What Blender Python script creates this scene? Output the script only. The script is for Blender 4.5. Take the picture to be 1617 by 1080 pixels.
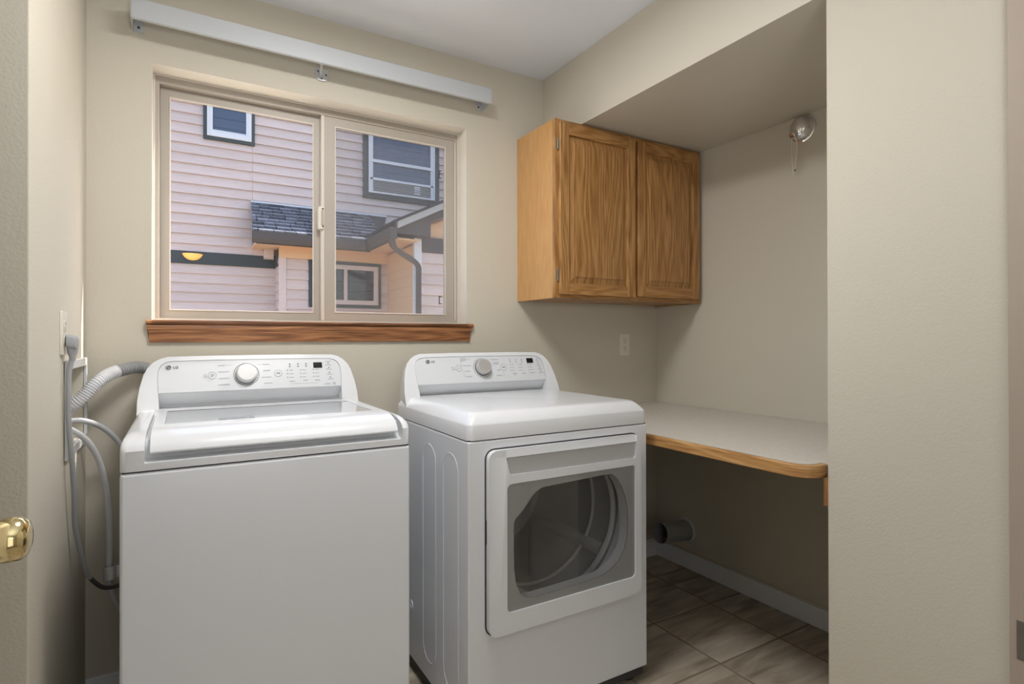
import bpy, bmesh, math, random
from mathutils import Vector, Matrix
random.seed(7)
S = bpy.context.scene
COL = S.collection
for o in list(bpy.data.objects):
    bpy.data.objects.remove(o)

# ------------------------------------------------------------------ camera
YAW, PITCH, ROLL = math.radians(30.52887), math.radians(0.23356), math.radians(-0.08312)
fw = Vector((math.sin(YAW) * math.cos(PITCH), math.cos(YAW) * math.cos(PITCH), math.sin(PITCH)))
r0 = Vector((math.cos(YAW), -math.sin(YAW), 0))
u0 = r0.cross(fw)
rt = math.cos(ROLL) * r0 + math.sin(ROLL) * u0
up = rt.cross(fw)
cam_d = bpy.data.cameras.new('camera')
cam = bpy.data.objects.new('camera', cam_d)
COL.objects.link(cam)
cam_d.sensor_width = 36
cam_d.lens = 882.8675 * 36 / 1617
cam_d.shift_y = -(540 - 530.9588) / 1617
cam_d.clip_start = 0.02
m3 = Matrix((rt, up, -fw)).transposed()
cam.matrix_world = Matrix.Translation((0, 0, 1.18)) @ m3.to_4x4()
S.camera = cam

# ------------------------------------------------------------------ light
S.view_settings.view_transform = 'Standard'
S.view_settings.look = 'None'
S.view_settings.gamma = 1
S.view_settings.use_curve_mapping = False
S.view_settings.exposure = 0.0

SUN_DIR = Vector((-0.94, -0.292, -1.08)).normalized()
world = bpy.data.worlds.new('world')
S.world = world
world.use_nodes = True
wn = world.node_tree
wn.nodes.clear()
w_out = wn.nodes.new('ShaderNodeOutputWorld')
w_bg = wn.nodes.new('ShaderNodeBackground')
w_sky = wn.nodes.new('ShaderNodeTexSky')
w_sky.sky_type = 'NISHITA'
w_sky.sun_disc = False
w_sky.sun_elevation = math.asin(-SUN_DIR.z)
w_sky.sun_rotation = math.atan2(-SUN_DIR.x, -SUN_DIR.y)
w_sky.air_density = 1.0
w_sky.dust_density = 3.0
w_bg.inputs['Strength'].default_value = 0.60
wn.links.new(w_sky.outputs[0], w_bg.inputs[0])
wn.links.new(w_bg.outputs[0], w_out.inputs[0])

sun_d = bpy.data.lights.new('sun', 'SUN')
sun_d.energy = 9.0
sun_d.angle = math.radians(0.6)
sun_d.color = (1.0, 0.95, 0.87)
sun = bpy.data.objects.new('sun', sun_d)
COL.objects.link(sun)
sun.rotation_euler = SUN_DIR.to_track_quat('-Z', 'Y').to_euler()
sun.location = (4, 5, 8)


def area(name, loc, size, power, color, aim=(0, 0, -1), shape='DISK', size_y=None):
    d = bpy.data.lights.new(name, 'AREA')
    d.shape = shape
    d.size = size
    if size_y:
        d.size_y = size_y
    d.energy = power
    d.color = color
    o = bpy.data.objects.new(name, d)
    COL.objects.link(o)
    o.location = loc
    o.rotation_euler = Vector(aim).to_track_quat('-Z', 'Y').to_euler()
    return o


area('ceiling_lamp_light', (0.46, 1.26, 2.38), 0.46, 20.5, (1.0, 0.985, 0.96))
area('hall_bounce_fill', (0.25, -0.45, 1.45), 0.5, 14.0, (1.0, 0.99, 0.98))  # added fill aimed at the ceiling for soft bounce, no fixture there
bpy.data.objects['hall_bounce_fill'].rotation_euler = Vector((0.05, 0.42, 1)).to_track_quat('-Z', 'Y').to_euler()
area('hall_fill', (0.55, -1.28, 1.1), 1.5, 9.0, (1.0, 0.99, 0.97), (0.25, 1, 0), 'RECTANGLE', 1.8)  # added unseen fill panel behind the camera, brightens the low areas

# ------------------------------------------------------------------ helpers
D, XL, XR, XS, ZC = 2.2382, -0.2665, 2.2396, 1.496, 2.423


def link(name, me, mat=None, parent=None):
    o = bpy.data.objects.new(name, me)
    COL.objects.link(o)
    if mat is not None:
        me.materials.clear()
        me.materials.append(mat)
    if parent is not None:
        o.parent = parent
        pm = Matrix.Translation(parent['_loc']) if '_loc' in parent else Matrix.Identity(4)
        o.matrix_parent_inverse = pm.inverted()
        p = parent
        while p.parent is not None:
            p = p.parent
        if '_loc' in p and '_loc' not in parent:
            o.matrix_parent_inverse = Matrix.Translation(Vector((0, 0, 0)))
    return o


def obj(name, bm, mat, parent=None, bevel=0.0, seg=2, smooth=True, angle=32):
    bmesh.ops.recalc_face_normals(bm, faces=bm.faces)
    lim = math.radians(angle)
    for f in bm.faces:
        f.smooth = smooth
    if smooth and bevel == 0:
        for e in bm.edges:
            if len(e.link_faces) == 2 and e.calc_face_angle(0) > lim:
                e.smooth = False
    me = bpy.data.meshes.new(name)
    bm.to_mesh(me)
    bm.free()
    o = link(name, me, mat, parent)
    if bevel > 0:
        b = o.modifiers.new('bevel', 'BEVEL')
        b.width = bevel
        b.segments = seg
        b.limit_method = 'ANGLE'
        b.angle_limit = lim
        b.harden_normals = True
    return o


def thing(name, label, cat, loc, group=None):
    o = bpy.data.objects.new(name, None)
    COL.objects.link(o)
    o.location = loc
    o['_loc'] = loc
    o.empty_display_size = 0.05
    if label:
        o['label'] = label
        o['category'] = cat
    if group:
        o['group'] = group
    return o


def tag(o, label, cat, group=None):
    o['label'] = label
    o['category'] = cat
    if group:
        o['group'] = group
    return o


def struct(o):
    o['kind'] = 'structure'
    return o


def box(x0, x1, y0, y1, z0, z1, bm=None):
    bm = bm or bmesh.new()
    v = [bm.verts.new(p) for p in ((x0, y0, z0), (x1, y0, z0), (x1, y1, z0), (x0, y1, z0),
                                   (x0, y0, z1), (x1, y0, z1), (x1, y1, z1), (x0, y1, z1))]
    for f in ((0, 3, 2, 1), (4, 5, 6, 7), (0, 1, 5, 4), (1, 2, 6, 5), (2, 3, 7, 6), (3, 0, 4, 7)):
        bm.faces.new([v[i] for i in f])
    return bm


def prism(loop_a, loop_b, bm=None, cap=True):
    """two matching 3-D loops joined into a closed solid"""
    bm = bm or bmesh.new()
    a = [bm.verts.new(p) for p in loop_a]
    b = [bm.verts.new(p) for p in loop_b]
    n = len(a)
    for i in range(n):
        j = (i + 1) % n
        bm.faces.new((a[i], a[j], b[j], b[i]))
    if cap:
        bm.faces.new(a[::-1])
        bm.faces.new(b)
    return bm


def prism_x(yz, x0, x1, bm=None):
    return prism([(x0, y, z) for y, z in yz], [(x1, y, z) for y, z in yz], bm)


def prism_y(xz, y0, y1, bm=None):
    return prism([(x, y0, z) for x, z in xz], [(x, y1, z) for x, z in xz], bm)


def prism_z(xy, z0, z1, bm=None):
    return prism([(x, y, z0) for x, y in xy], [(x, y, z1) for x, y in xy], bm)


def rrect(x0, x1, y0, y1, r, n=5):
    """rounded rectangle loop; r one radius or four (bl, br, tr, tl)"""
    rs = r if isinstance(r, (tuple, list)) else (r, r, r, r)
    out = []
    for (cx, cy, a0, q) in ((x0, y0, 180, rs[0]), (x1, y0, 270, rs[1]), (x1, y1, 0, rs[2]), (x0, y1, 90, rs[3])):
        sx = q if cx == x0 else -q
        sy = q if cy == y0 else -q
        for k in range(n + 1):
            a = math.radians(a0 + 90 * k / n)
            out.append((cx + sx + q * math.cos(a), cy + sy + q * math.sin(a)))
    return out


def loft(rings, bm=None, cap=True):
    bm = bm or bmesh.new()
    vs = [[bm.verts.new(p) for p in r] for r in rings]
    n = len(vs[0])
    for a, b in zip(vs, vs[1:]):
        for i in range(n):
            j = (i + 1) % n
            bm.faces.new((a[i], a[j], b[j], b[i]))
    if cap:
        bm.faces.new(vs[0][::-1])
        bm.faces.new(vs[-1])
    return bm


def ring_solid(outer, inner, f0, f1, bm=None):
    """solid plate with a hole; outer / inner 2-D loops of equal count, f0 / f1 map (a,b) to 3-D"""
    bm = bm or bmesh.new()
    L = [[bm.verts.new(f(*p)) for p in lp] for f in (f0, f1) for lp in (outer, inner)]
    o0, i0, o1, i1 = L
    n = len(o0)
    for k in range(n):
        j = (k + 1) % n
        bm.faces.new((o0[k], o0[j], i0[j], i0[k]))
        bm.faces.new((o1[k], i1[k], i1[j], o1[j]))
        bm.faces.new((o0[k], o1[k], o1[j], o0[j]))
        bm.faces.new((i0[k], i0[j], i1[j], i1[k]))
    return bm


def rect_ring_y(x0, x1, z0, z1, l, r, b, t, y0, y1, bm=None):
    outer = [(x0, z0), (x1, z0), (x1, z1), (x0, z1)]
    inner = [(x0 + l, z0 + b), (x1 - r, z0 + b), (x1 - r, z1 - t), (x0 + l, z1 - t)]
    return ring_solid(outer, inner, lambda a, c: (a, y0, c), lambda a, c: (a, y1, c), bm)


def smooth_path(pts, n=8):
    P = [Vector(p) for p in pts]
    Q = [2 * P[0] - P[1]] + P + [2 * P[-1] - P[-2]]
    out = []
    for i in range(1, len(Q) - 2):
        a, b, c, d = Q[i - 1:i + 3]
        for k in range(n):
            t = k / n
            out.append(0.5 * (2 * b + (c - a) * t + (2 * a - 5 * b + 4 * c - d) * t * t + (3 * b - a - 3 * c + d) * t ** 3))
    out.append(P[-1])
    return out


def tube(path, rad, sides=10, bm=None, square=None, cap=True):
    """sweep; rad number or function of index; square=(w,h) for rectangular section"""
    bm = bm or bmesh.new()
    P = [Vector(p) for p in path]
    t0 = (P[1] - P[0]).normalized()
    ref = Vector((0, 0, 1)) if abs(t0.z) < 0.9 else Vector((1, 0, 0))
    nrm = t0.cross(ref).normalized()
    rings = []
    for i, p in enumerate(P):
        t = (P[min(i + 1, len(P) - 1)] - P[max(i - 1, 0)]).normalized()
        nrm = (nrm - t * nrm.dot(t)).normalized()
        bn = t.cross(nrm)
        r = rad(i) if callable(rad) else rad
        if square:
            w, h = square
            rings.append([p + nrm * sx * w + bn * sy * h for sx, sy in ((-1, -1), (1, -1), (1, 1), (-1, 1))])
        else:
            rings.append([p + (nrm * math.cos(a) + bn * math.sin(a)) * r for a in [2 * math.pi * k / sides for k in range(sides)]])
    return loft(rings, bm, cap)


def lathe(profile, mat4, sides=24, bm=None, cap0=True, cap1=True):
    """profile of (radius, height) about local z"""
    bm = bm or bmesh.new()
    rings = [[mat4 @ Vector((r * math.cos(2 * math.pi * k / sides), r * math.sin(2 * math.pi * k / sides), h)) for k in range(sides)] for r, h in profile]
    vs = [[bm.verts.new(p) for p in r] for r in rings]
    for a, b in zip(vs, vs[1:]):
        for i in range(sides):
            j = (i + 1) % sides
            bm.faces.new((a[i], a[j], b[j], b[i]))
    if cap0:
        bm.faces.new(vs[0][::-1])
    if cap1:
        bm.faces.new(vs[-1])
    return bm


def frame(o, z, x=(1, 0, 0)):
    z = Vector(z).normalized()
    x = Vector(x)
    x = (x - z * x.dot(z)).normalized()
    y = z.cross(x)
    m = Matrix((x, y, z)).transposed().to_4x4()
    m.translation = Vector(o)
    return m


def torus(R, r, mat4, n=28, k=8, bm=None):
    path = [mat4 @ Vector((R * math.cos(2 * math.pi * i / n), R * math.sin(2 * math.pi * i / n), 0)) for i in range(n)]
    bm = bm or bmesh.new()
    zz = (mat4.to_3x3() @ Vector((0, 0, 1))).normalized()
    c = mat4.translation
    rings = []
    for p in path:
        d = (p - c).normalized()
        rings.append([p + d * r * math.cos(2 * math.pi * j / k) + zz * r * math.sin(2 * math.pi * j / k) for j in range(k)])
    vs = [[bm.verts.new(p) for p in q] for q in rings]
    for i in range(n):
        a, b = vs[i], vs[(i + 1) % n]
        for j in range(k):
            bm.faces.new((a[j], b[j], b[(j + 1) % k], a[(j + 1) % k]))
    return bm


def cut(o, *cutters):
    """boolean difference, applied to the mesh; the cutters are removed again"""
    tmp = []
    mods = list(o.modifiers)
    keep = [(m.width, m.segments, m.angle_limit) for m in mods]
    for m in mods:
        o.modifiers.remove(m)
    for bm in cutters:
        bmesh.ops.recalc_face_normals(bm, faces=bm.faces)
        me = bpy.data.meshes.new('cut')
        bm.to_mesh(me)
        bm.free()
        c = bpy.data.objects.new('cut', me)
        COL.objects.link(c)
        md = o.modifiers.new('b', 'BOOLEAN')
        md.operation = 'DIFFERENCE'
        md.solver = 'EXACT'
        md.object = c
        tmp.append(c)
    bpy.context.view_layer.update()
    dg = bpy.context.evaluated_depsgraph_get()
    me = bpy.data.meshes.new_from_object(o.evaluated_get(dg))
    me.name = o.name
    o.modifiers.clear()
    old = o.data
    o.data = me
    bpy.data.meshes.remove(old)
    for c in tmp:
        m = c.data
        bpy.data.objects.remove(c)
        bpy.data.meshes.remove(m)
    bm = bmesh.new()
    bm.from_mesh(me)
    for f in bm.faces:
        f.smooth = True
    if not keep:
        for e in bm.edges:
            if len(e.link_faces) == 2 and e.calc_face_angle(0) > math.radians(32):
                e.smooth = False
    bm.to_mesh(me)
    bm.free()
    for w, s, a in keep:
        b = o.modifiers.new('bevel', 'BEVEL')
        b.width = w
        b.segments = s
        b.limit_method = 'ANGLE'
        b.angle_limit = a
        b.harden_normals = True
    return o


def text(name, body, size, mat4, mat, parent, offset=0.0, depth=0.0003, align='CENTER'):
    c = bpy.data.curves.new('t', 'FONT')
    c.body = body
    c.size = size
    c.align_x = align
    c.align_y = 'CENTER'
    c.offset = offset
    c.extrude = depth
    c.resolution_u = 3
    t = bpy.data.objects.new('t', c)
    COL.objects.link(t)
    bpy.context.view_layer.update()
    dg = bpy.context.evaluated_depsgraph_get()
    me = bpy.data.meshes.new_from_object(t.evaluated_get(dg))
    bpy.data.objects.remove(t)
    me.transform(mat4)
    me.name = name
    return link(name, me, mat, parent)


# ------------------------------------------------------------------ materials
def mat(name, color, rough=0.5, metal=0.0, coat=0.0, bump=None, spec=None):
    m = bpy.data.materials.new(name)
    m.use_nodes = True
    nt = m.node_tree
    b = nt.nodes['Principled BSDF']
    b.inputs['Base Color'].default_value = (*color, 1)
    b.inputs['Roughness'].default_value = rough
    b.inputs['Metallic'].default_value = metal
    b.inputs['Coat Weight'].default_value = coat
    b.inputs['Coat Roughness'].default_value = 0.08
    if spec is not None:
        b.inputs['Specular IOR Level'].default_value = spec
    if bump:
        sc, st, dist = bump
        tc = nt.nodes.new('ShaderNodeTexCoord')
        n = nt.nodes.new('ShaderNodeTexNoise')
        n.inputs['Scale'].default_value = sc
        n.inputs['Detail'].default_value = 3
        bp = nt.nodes.new('ShaderNodeBump')
        bp.inputs['Strength'].default_value = st
        bp.inputs['Distance'].default_value = dist
        nt.links.new(tc.outputs['Object'], n.inputs['Vector'])
        nt.links.new(n.outputs['Fac'], bp.inputs['Height'])
        nt.links.new(bp.outputs[0], b.inputs['Normal'])
    return m


def vary(m, c0, c1, scale, stretch=(1, 1, 1), detail=5, rnd=0.0, lo=0.35, hi=0.65):
    """base colour runs between two colours with stretched noise, plus a per-object shift"""
    nt = m.node_tree
    b = nt.nodes['Principled BSDF']
    tc = nt.nodes.new('ShaderNodeTexCoord')
    mp = nt.nodes.new('ShaderNodeMapping')
    mp.inputs['Scale'].default_value = stretch
    n = nt.nodes.new('ShaderNodeTexNoise')
    n.inputs['Scale'].default_value = scale
    n.inputs['Detail'].default_value = detail
    n.inputs['Distortion'].default_value = 0.6
    cr = nt.nodes.new('ShaderNodeValToRGB')
    cr.color_ramp.elements[0].color = (*c0, 1)
    cr.color_ramp.elements[0].position = lo
    cr.color_ramp.elements[1].color = (*c1, 1)
    cr.color_ramp.elements[1].position = hi
    nt.links.new(tc.outputs['Object'], mp.inputs['Vector'])
    oi = nt.nodes.new('ShaderNodeObjectInfo')
    if rnd:
        ad = nt.nodes.new('ShaderNodeVectorMath')
        ad.operation = 'ADD'
        cb = nt.nodes.new('ShaderNodeCombineXYZ')
        ml = nt.nodes.new('ShaderNodeMath')
        ml.operation = 'MULTIPLY'
        ml.inputs[1].default_value = 37.0
        nt.links.new(oi.outputs['Random'], ml.inputs[0])
        for k in range(3):
            nt.links.new(ml.outputs[0], cb.inputs[k])
        nt.links.new(mp.outputs[0], ad.inputs[0])
        nt.links.new(cb.outputs[0], ad.inputs[1])
        nt.links.new(ad.outputs[0], n.inputs['Vector'])
        hsv = nt.nodes.new('ShaderNodeHueSaturation')
        mr = nt.nodes.new('ShaderNodeMapRange')
        mr.inputs['To Min'].default_value = 1 - rnd
        mr.inputs['To Max'].default_value = 1 + rnd
        nt.links.new(oi.outputs['Random'], mr.inputs['Value'])
        nt.links.new(mr.outputs[0], hsv.inputs['Value'])
        nt.links.new(cr.outputs[0], hsv.inputs['Color'])
        nt.links.new(n.outputs['Fac'], cr.inputs[0])
        nt.links.new(hsv.outputs[0], b.inputs['Base Color'])
    else:
        nt.links.new(mp.outputs[0], n.inputs['Vector'])
        nt.links.new(n.outputs['Fac'], cr.inputs[0])
        nt.links.new(cr.outputs[0], b.inputs['Base Color'])
    return m


def wood(name, dark, mid, light, axis, rough=0.38, amp=0.10, thick='y'):
    """oak: cathedral bands plus fine pores running along the given axis"""
    m = mat(name, mid, rough, coat=0.12)
    nt = m.node_tree
    b = nt.nodes['Principled BSDF']
    tc = nt.nodes.new('ShaderNodeTexCoord')
    oi = nt.nodes.new('ShaderNodeObjectInfo')
    ml = nt.nodes.new('ShaderNodeVectorMath')
    ml.operation = 'ADD'
    cb = nt.nodes.new('ShaderNodeCombineXYZ')
    rm = nt.nodes.new('ShaderNodeMath')
    rm.operation = 'MULTIPLY'
    rm.inputs[1].default_value = 11.0
    nt.links.new(oi.outputs['Random'], rm.inputs[0])
    for k in range(3):
        nt.links.new(rm.outputs[0], cb.inputs[k])
    nt.links.new(tc.outputs['Object'], ml.inputs[0])
    nt.links.new(cb.outputs[0], ml.inputs[1])

    def mapped(s_along, s_across):
        mp = nt.nodes.new('ShaderNodeMapping')
        sc = [s_across] * 3
        sc['xyz'.index(axis)] = s_along
        if thick:
            sc['xyz'.index(thick)] *= 0.04
        mp.inputs['Scale'].default_value = sc
        nt.links.new(ml.outputs[0], mp.inputs['Vector'])
        return mp
    big = nt.nodes.new('ShaderNodeTexNoise')
    big.inputs['Scale'].default_value = 1.0
    big.inputs['Detail'].default_value = 2
    nt.links.new(mapped(0.7, 6.0).outputs[0], big.inputs['Vector'])
    sn = nt.nodes.new('ShaderNodeMath')
    sn.operation = 'MULTIPLY'
    sn.inputs[1].default_value = 120
    nt.links.new(big.outputs['Fac'], sn.inputs[0])
    si = nt.nodes.new('ShaderNodeMath')
    si.operation = 'SINE'
    nt.links.new(sn.outputs[0], si.inputs[0])
    fine = nt.nodes.new('ShaderNodeTexNoise')
    fine.inputs['Scale'].default_value = 1.0
    fine.inputs['Detail'].default_value = 4
    nt.links.new(mapped(9.0, 330.0).outputs[0], fine.inputs['Vector'])
    mx = nt.nodes.new('ShaderNodeMath')
    mx.operation = 'MULTIPLY_ADD'
    mx.inputs[1].default_value = amp
    nt.links.new(si.outputs[0], mx.inputs[0])
    nt.links.new(fine.outputs['Fac'], mx.inputs[2])
    cr = nt.nodes.new('ShaderNodeValToRGB')
    e = cr.color_ramp.elements
    e[0].position, e[0].color = 0.25, (*dark, 1)
    e[1].position, e[1].color = 0.75, (*light, 1)
    k = e.new(0.5)
    k.color = (*mid, 1)
    nt.links.new(mx.outputs[0], cr.inputs[0])
    nt.links.new(cr.outputs[0], b.inputs['Base Color'])
    bp = nt.nodes.new('ShaderNodeBump')
    bp.inputs['Strength'].default_value = 0.12
    bp.inputs['Distance'].default_value = 0.001
    nt.links.new(mx.outputs[0], bp.inputs['Height'])
    nt.links.new(bp.outputs[0], b.inputs['Normal'])
    return m


def glass(name, tint=(1, 1, 1), refl=1.0, rough=0.0):
    m = bpy.data.materials.new(name)
    m.use_nodes = True
    nt = m.node_tree
    nt.nodes.clear()
    out = nt.nodes.new('ShaderNodeOutputMaterial')
    tr = nt.nodes.new('ShaderNodeBsdfTransparent')
    tr.inputs[0].default_value = (*tint, 1)
    gl = nt.nodes.new('ShaderNodeBsdfGlossy')
    gl.inputs['Roughness'].default_value = rough
    fr = nt.nodes.new('ShaderNodeFresnel')
    geo = nt.nodes.new('ShaderNodeNewGeometry')
    ior = nt.nodes.new('ShaderNodeMath')      # both faces of the pane reflect like the front one
    ior.operation = 'MULTIPLY_ADD'
    ior.inputs[1].default_value = 1 / 1.45 - 1.45
    ior.inputs[2].default_value = 1.45
    nt.links.new(geo.outputs['Backfacing'], ior.inputs[0])
    nt.links.new(ior.outputs[0], fr.inputs['IOR'])
    mu = nt.nodes.new('ShaderNodeMath')
    mu.operation = 'MULTIPLY'
    mu.inputs[1].default_value = refl
    mx = nt.nodes.new('ShaderNodeMixShader')
    nt.links.new(fr.outputs[0], mu.inputs[0])
    nt.links.new(mu.outputs[0], mx.inputs[0])
    nt.links.new(tr.outputs[0], mx.inputs[1])
    nt.links.new(gl.outputs[0], mx.inputs[2])
    nt.links.new(mx.outputs[0], out.inputs[0])
    return m


M = {}
M['wall'] = mat('wall_paint', (0.58, 0.54, 0.455), 0.75, bump=(170, 0.16, 0.004), spec=0.3)
M['niche'] = mat('wall_paint_satin', (0.60, 0.56, 0.475), 0.38, bump=(120, 0.05, 0.004), spec=0.35)
M['hall'] = mat('hall_paint', (0.56, 0.51, 0.43), 0.8)
M['ceiling'] = mat('ceiling_paint', (0.80, 0.84, 0.89), 0.8, bump=(60, 0.06, 0.004))
M['base'] = mat('baseboard_paint', (0.80, 0.82, 0.85), 0.4)
M['casing'] = mat('casing_paint', (0.40, 0.33, 0.27), 0.5)
M['door'] = mat('door_paint', (0.72, 0.70, 0.66), 0.45)
M['enamel'] = mat('white_enamel', (0.765, 0.79, 0.83), 0.30, coat=0.5)
M['plastic'] = mat('white_plastic', (0.70, 0.715, 0.74), 0.26, coat=0.35)
M['panel'] = mat('pale_panel', (0.64, 0.66, 0.69), 0.30, coat=0.2)
M['knobw'] = mat('white_knob', (0.72, 0.72, 0.73), 0.3)
M['knobs'] = mat('silver_knob', (0.62, 0.61, 0.60), 0.33, metal=0.55)
M['darkring'] = mat('dark_ring', (0.08, 0.08, 0.085), 0.35)
M['greyring'] = mat('grey_ring', (0.36, 0.36, 0.37), 0.35)
M['ink'] = mat('grey_print', (0.33, 0.33, 0.36), 0.6)
M['inkd'] = mat('dark_print', (0.06, 0.06, 0.07), 0.5)
M['display'] = mat('black_display', (0.012, 0.012, 0.014), 0.12)
M['dark'] = mat('dark_gap', (0.03, 0.03, 0.03), 0.7)
M['bezel'] = mat('smoked_bezel', (0.42, 0.425, 0.425), 0.35, coat=0.0)
M['scoop'] = mat('grey_scoop', (0.50, 0.505, 0.51), 0.4)
M['drum'] = mat('drum_metal', (0.36, 0.36, 0.355), 0.45, metal=0.2)
M['drumrim'] = mat('drum_rim', (0.44, 0.44, 0.43), 0.4)
M['lidglass'] = mat('lid_glass', (0.46, 0.48, 0.505), 0.10, coat=0.6)
M['labelg'] = mat('grey_label', (0.27, 0.28, 0.30), 0.4)
M['kick'] = mat('base_rubber', (0.045, 0.045, 0.05), 0.6)
M['glass'] = glass('window_glass', (0.98, 0.985, 0.985), 0.12, 0.45)
M['dglass'] = glass('dryer_glass', (0.955, 0.958, 0.958), 1.3, 0.01)
M['almond'] = mat('almond_frame', (0.405, 0.362, 0.312), 0.42)
M['almondl'] = mat('pale_frame', (0.62, 0.57, 0.51), 0.42)
M['ivory'] = mat('ivory_plastic', (0.70, 0.66, 0.57), 0.35)
M['slot'] = mat('slot_dark', (0.05, 0.045, 0.04), 0.6)
M['whitemetal'] = mat('white_metal', (0.50, 0.52, 0.545), 0.38)
M['zinc'] = mat('zinc', (0.62, 0.63, 0.65), 0.35, metal=0.45)
M['chrome'] = mat('chrome', (0.78, 0.78, 0.80), 0.09, metal=1.0)
M['brass'] = mat('polished_brass', (0.80, 0.66, 0.36), 0.10, metal=1.0)
M['hinge'] = mat('aged_hinge', (0.20, 0.185, 0.16), 0.42, metal=0.6)
M['cord'] = mat('clear_cord', (0.74, 0.71, 0.65), 0.3)
M['hosew'] = mat('white_hose', (0.76, 0.77, 0.80), 0.4)
M['hoseg'] = mat('grey_hose', (0.33, 0.335, 0.345), 0.45)
M['braid'] = mat('grey_supply_hose', (0.62, 0.63, 0.66), 0.33, metal=0.15)
M['cordg'] = mat('grey_cord', (0.34, 0.35, 0.365), 0.45)
M['cordd'] = mat('dark_cord', (0.07, 0.06, 0.06), 0.45)
M['galv'] = mat('galvanised', (0.46, 0.47, 0.48), 0.40, metal=0.45)
M['laminate'] = vary(mat('beige_laminate', (0.6, 0.57, 0.5), 0.42), (0.57, 0.54, 0.48), (0.63, 0.60, 0.54), 60)
M['tile'] = vary(mat('tile_glaze', (0.2, 0.17, 0.13), 0.42, bump=(40, 0.08, 0.002)),
                 (0.25, 0.205, 0.15), (0.56, 0.49, 0.385), 5.0, (0.8, 4.2, 1), 10, 0.08, 0.30, 0.70)
M['grout'] = mat('grout', (0.24, 0.18, 0.13), 0.9)
OD, OM, OL = (0.215, 0.092, 0.022), (0.375, 0.185, 0.058), (0.52, 0.29, 0.11)
M['oakz'] = wood('oak_vertical', OD, OM, OL, 'z')
M['oakx'] = wood('oak_horizontal', OD, OM, OL, 'x')
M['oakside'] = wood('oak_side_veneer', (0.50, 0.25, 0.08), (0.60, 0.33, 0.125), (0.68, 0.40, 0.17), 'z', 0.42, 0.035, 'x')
M['oaky'] = wood('oak_edge', (0.33, 0.15, 0.045), (0.52, 0.28, 0.10), (0.64, 0.40, 0.18), 'y', thick='x')
M['sill'] = wood('sill_wood', (0.12, 0.045, 0.016), (0.29, 0.115, 0.042), (0.46, 0.215, 0.085), 'x')
M['siding'] = vary(mat('siding_paint', (0.6, 0.5, 0.45), 0.7), (0.535, 0.410, 0.365), (0.58, 0.455, 0.405), 9, (0.6, 1, 5), 4, 0.05)
M['peach'] = mat('soffit_paint', (0.66, 0.41, 0.24), 0.7)
M['trimdark'] = mat('charcoal_trim', (0.045, 0.050, 0.050), 0.7, bump=(120, 0.2, 0.004))
M['brown'] = mat('brown_trim', (0.070, 0.052, 0.045), 0.55)
M['shingle'] = vary(mat('shingle', (0.1, 0.1, 0.11), 0.9), (0.12, 0.125, 0.155), (0.23, 0.235, 0.27), 60, (1, 1, 1), 4, 0.35)
M['shingleb'] = mat('shingle_base', (0.03, 0.03, 0.035), 0.95)
M['houseframe'] = mat('house_window_frame', (0.62, 0.60, 0.60), 0.5)
M['skyglass'] = mat('house_glass', (0.045, 0.06, 0.095), 0.05, coat=0.3)
M['darkglass'] = mat('house_dark_glass', (0.018, 0.018, 0.024), 0.06)
M['slat'] = mat('blind_slat', (0.30, 0.265, 0.23), 0.6)
M['ground'] = vary(mat('ground', (0.3, 0.28, 0.22), 0.95), (0.50, 0.44, 0.36), (0.60, 0.54, 0.45), 4)
M['plain_roof'] = mat('rake_board', (0.36, 0.345, 0.325), 0.6)

# insect screen: fine mesh, mostly open
scr = bpy.data.materials.new('insect_screen')
scr.use_nodes = True
nt = scr.node_tree
nt.nodes.clear()
o_ = nt.nodes.new('ShaderNodeOutputMaterial')
t_ = nt.nodes.new('ShaderNodeBsdfTransparent')
d_ = nt.nodes.new('ShaderNodeBsdfDiffuse')
d_.inputs[0].default_value = (0.30, 0.29, 0.30, 1)
tc_ = nt.nodes.new('ShaderNodeTexCoord')
wv = []
for dirn in ('X', 'Z'):
    w_ = nt.nodes.new('ShaderNodeTexWave')
    w_.wave_type = 'BANDS'
    w_.bands_direction = dirn
    w_.inputs['Scale'].default_value = 105
    nt.links.new(tc_.outputs['Object'], w_.inputs['Vector'])
    g_ = nt.nodes.new('ShaderNodeMath')
    g_.operation = 'GREATER_THAN'
    g_.inputs[1].default_value = 0.955
    nt.links.new(w_.outputs['Fac'], g_.inputs[0])
    wv.append(g_)
mx_ = nt.nodes.new('ShaderNodeMath')
mx_.operation = 'MAXIMUM'
nt.links.new(wv[0].outputs[0], mx_.inputs[0])
nt.links.new(wv[1].outputs[0], mx_.inputs[1])
ms_ = nt.nodes.new('ShaderNodeMixShader')
nt.links.new(mx_.outputs[0], ms_.inputs[0])
nt.links.new(t_.outputs[0], ms_.inputs[1])
nt.links.new(d_.outputs[0], ms_.inputs[2])
nt.links.new(ms_.outputs[0], o_.inputs[0])
M['screen'] = scr
# lit sconce
sc_ = mat('lit_amber_glass', (0.75, 0.45, 0.12), 0.3)
sc_.node_tree.nodes['Principled BSDF'].inputs['Emission Color'].default_value = (1.0, 0.50, 0.12, 1)
sc_.node_tree.nodes['Principled BSDF'].inputs['Emission Strength'].default_value = 0.55
M['amber'] = sc_

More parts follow.
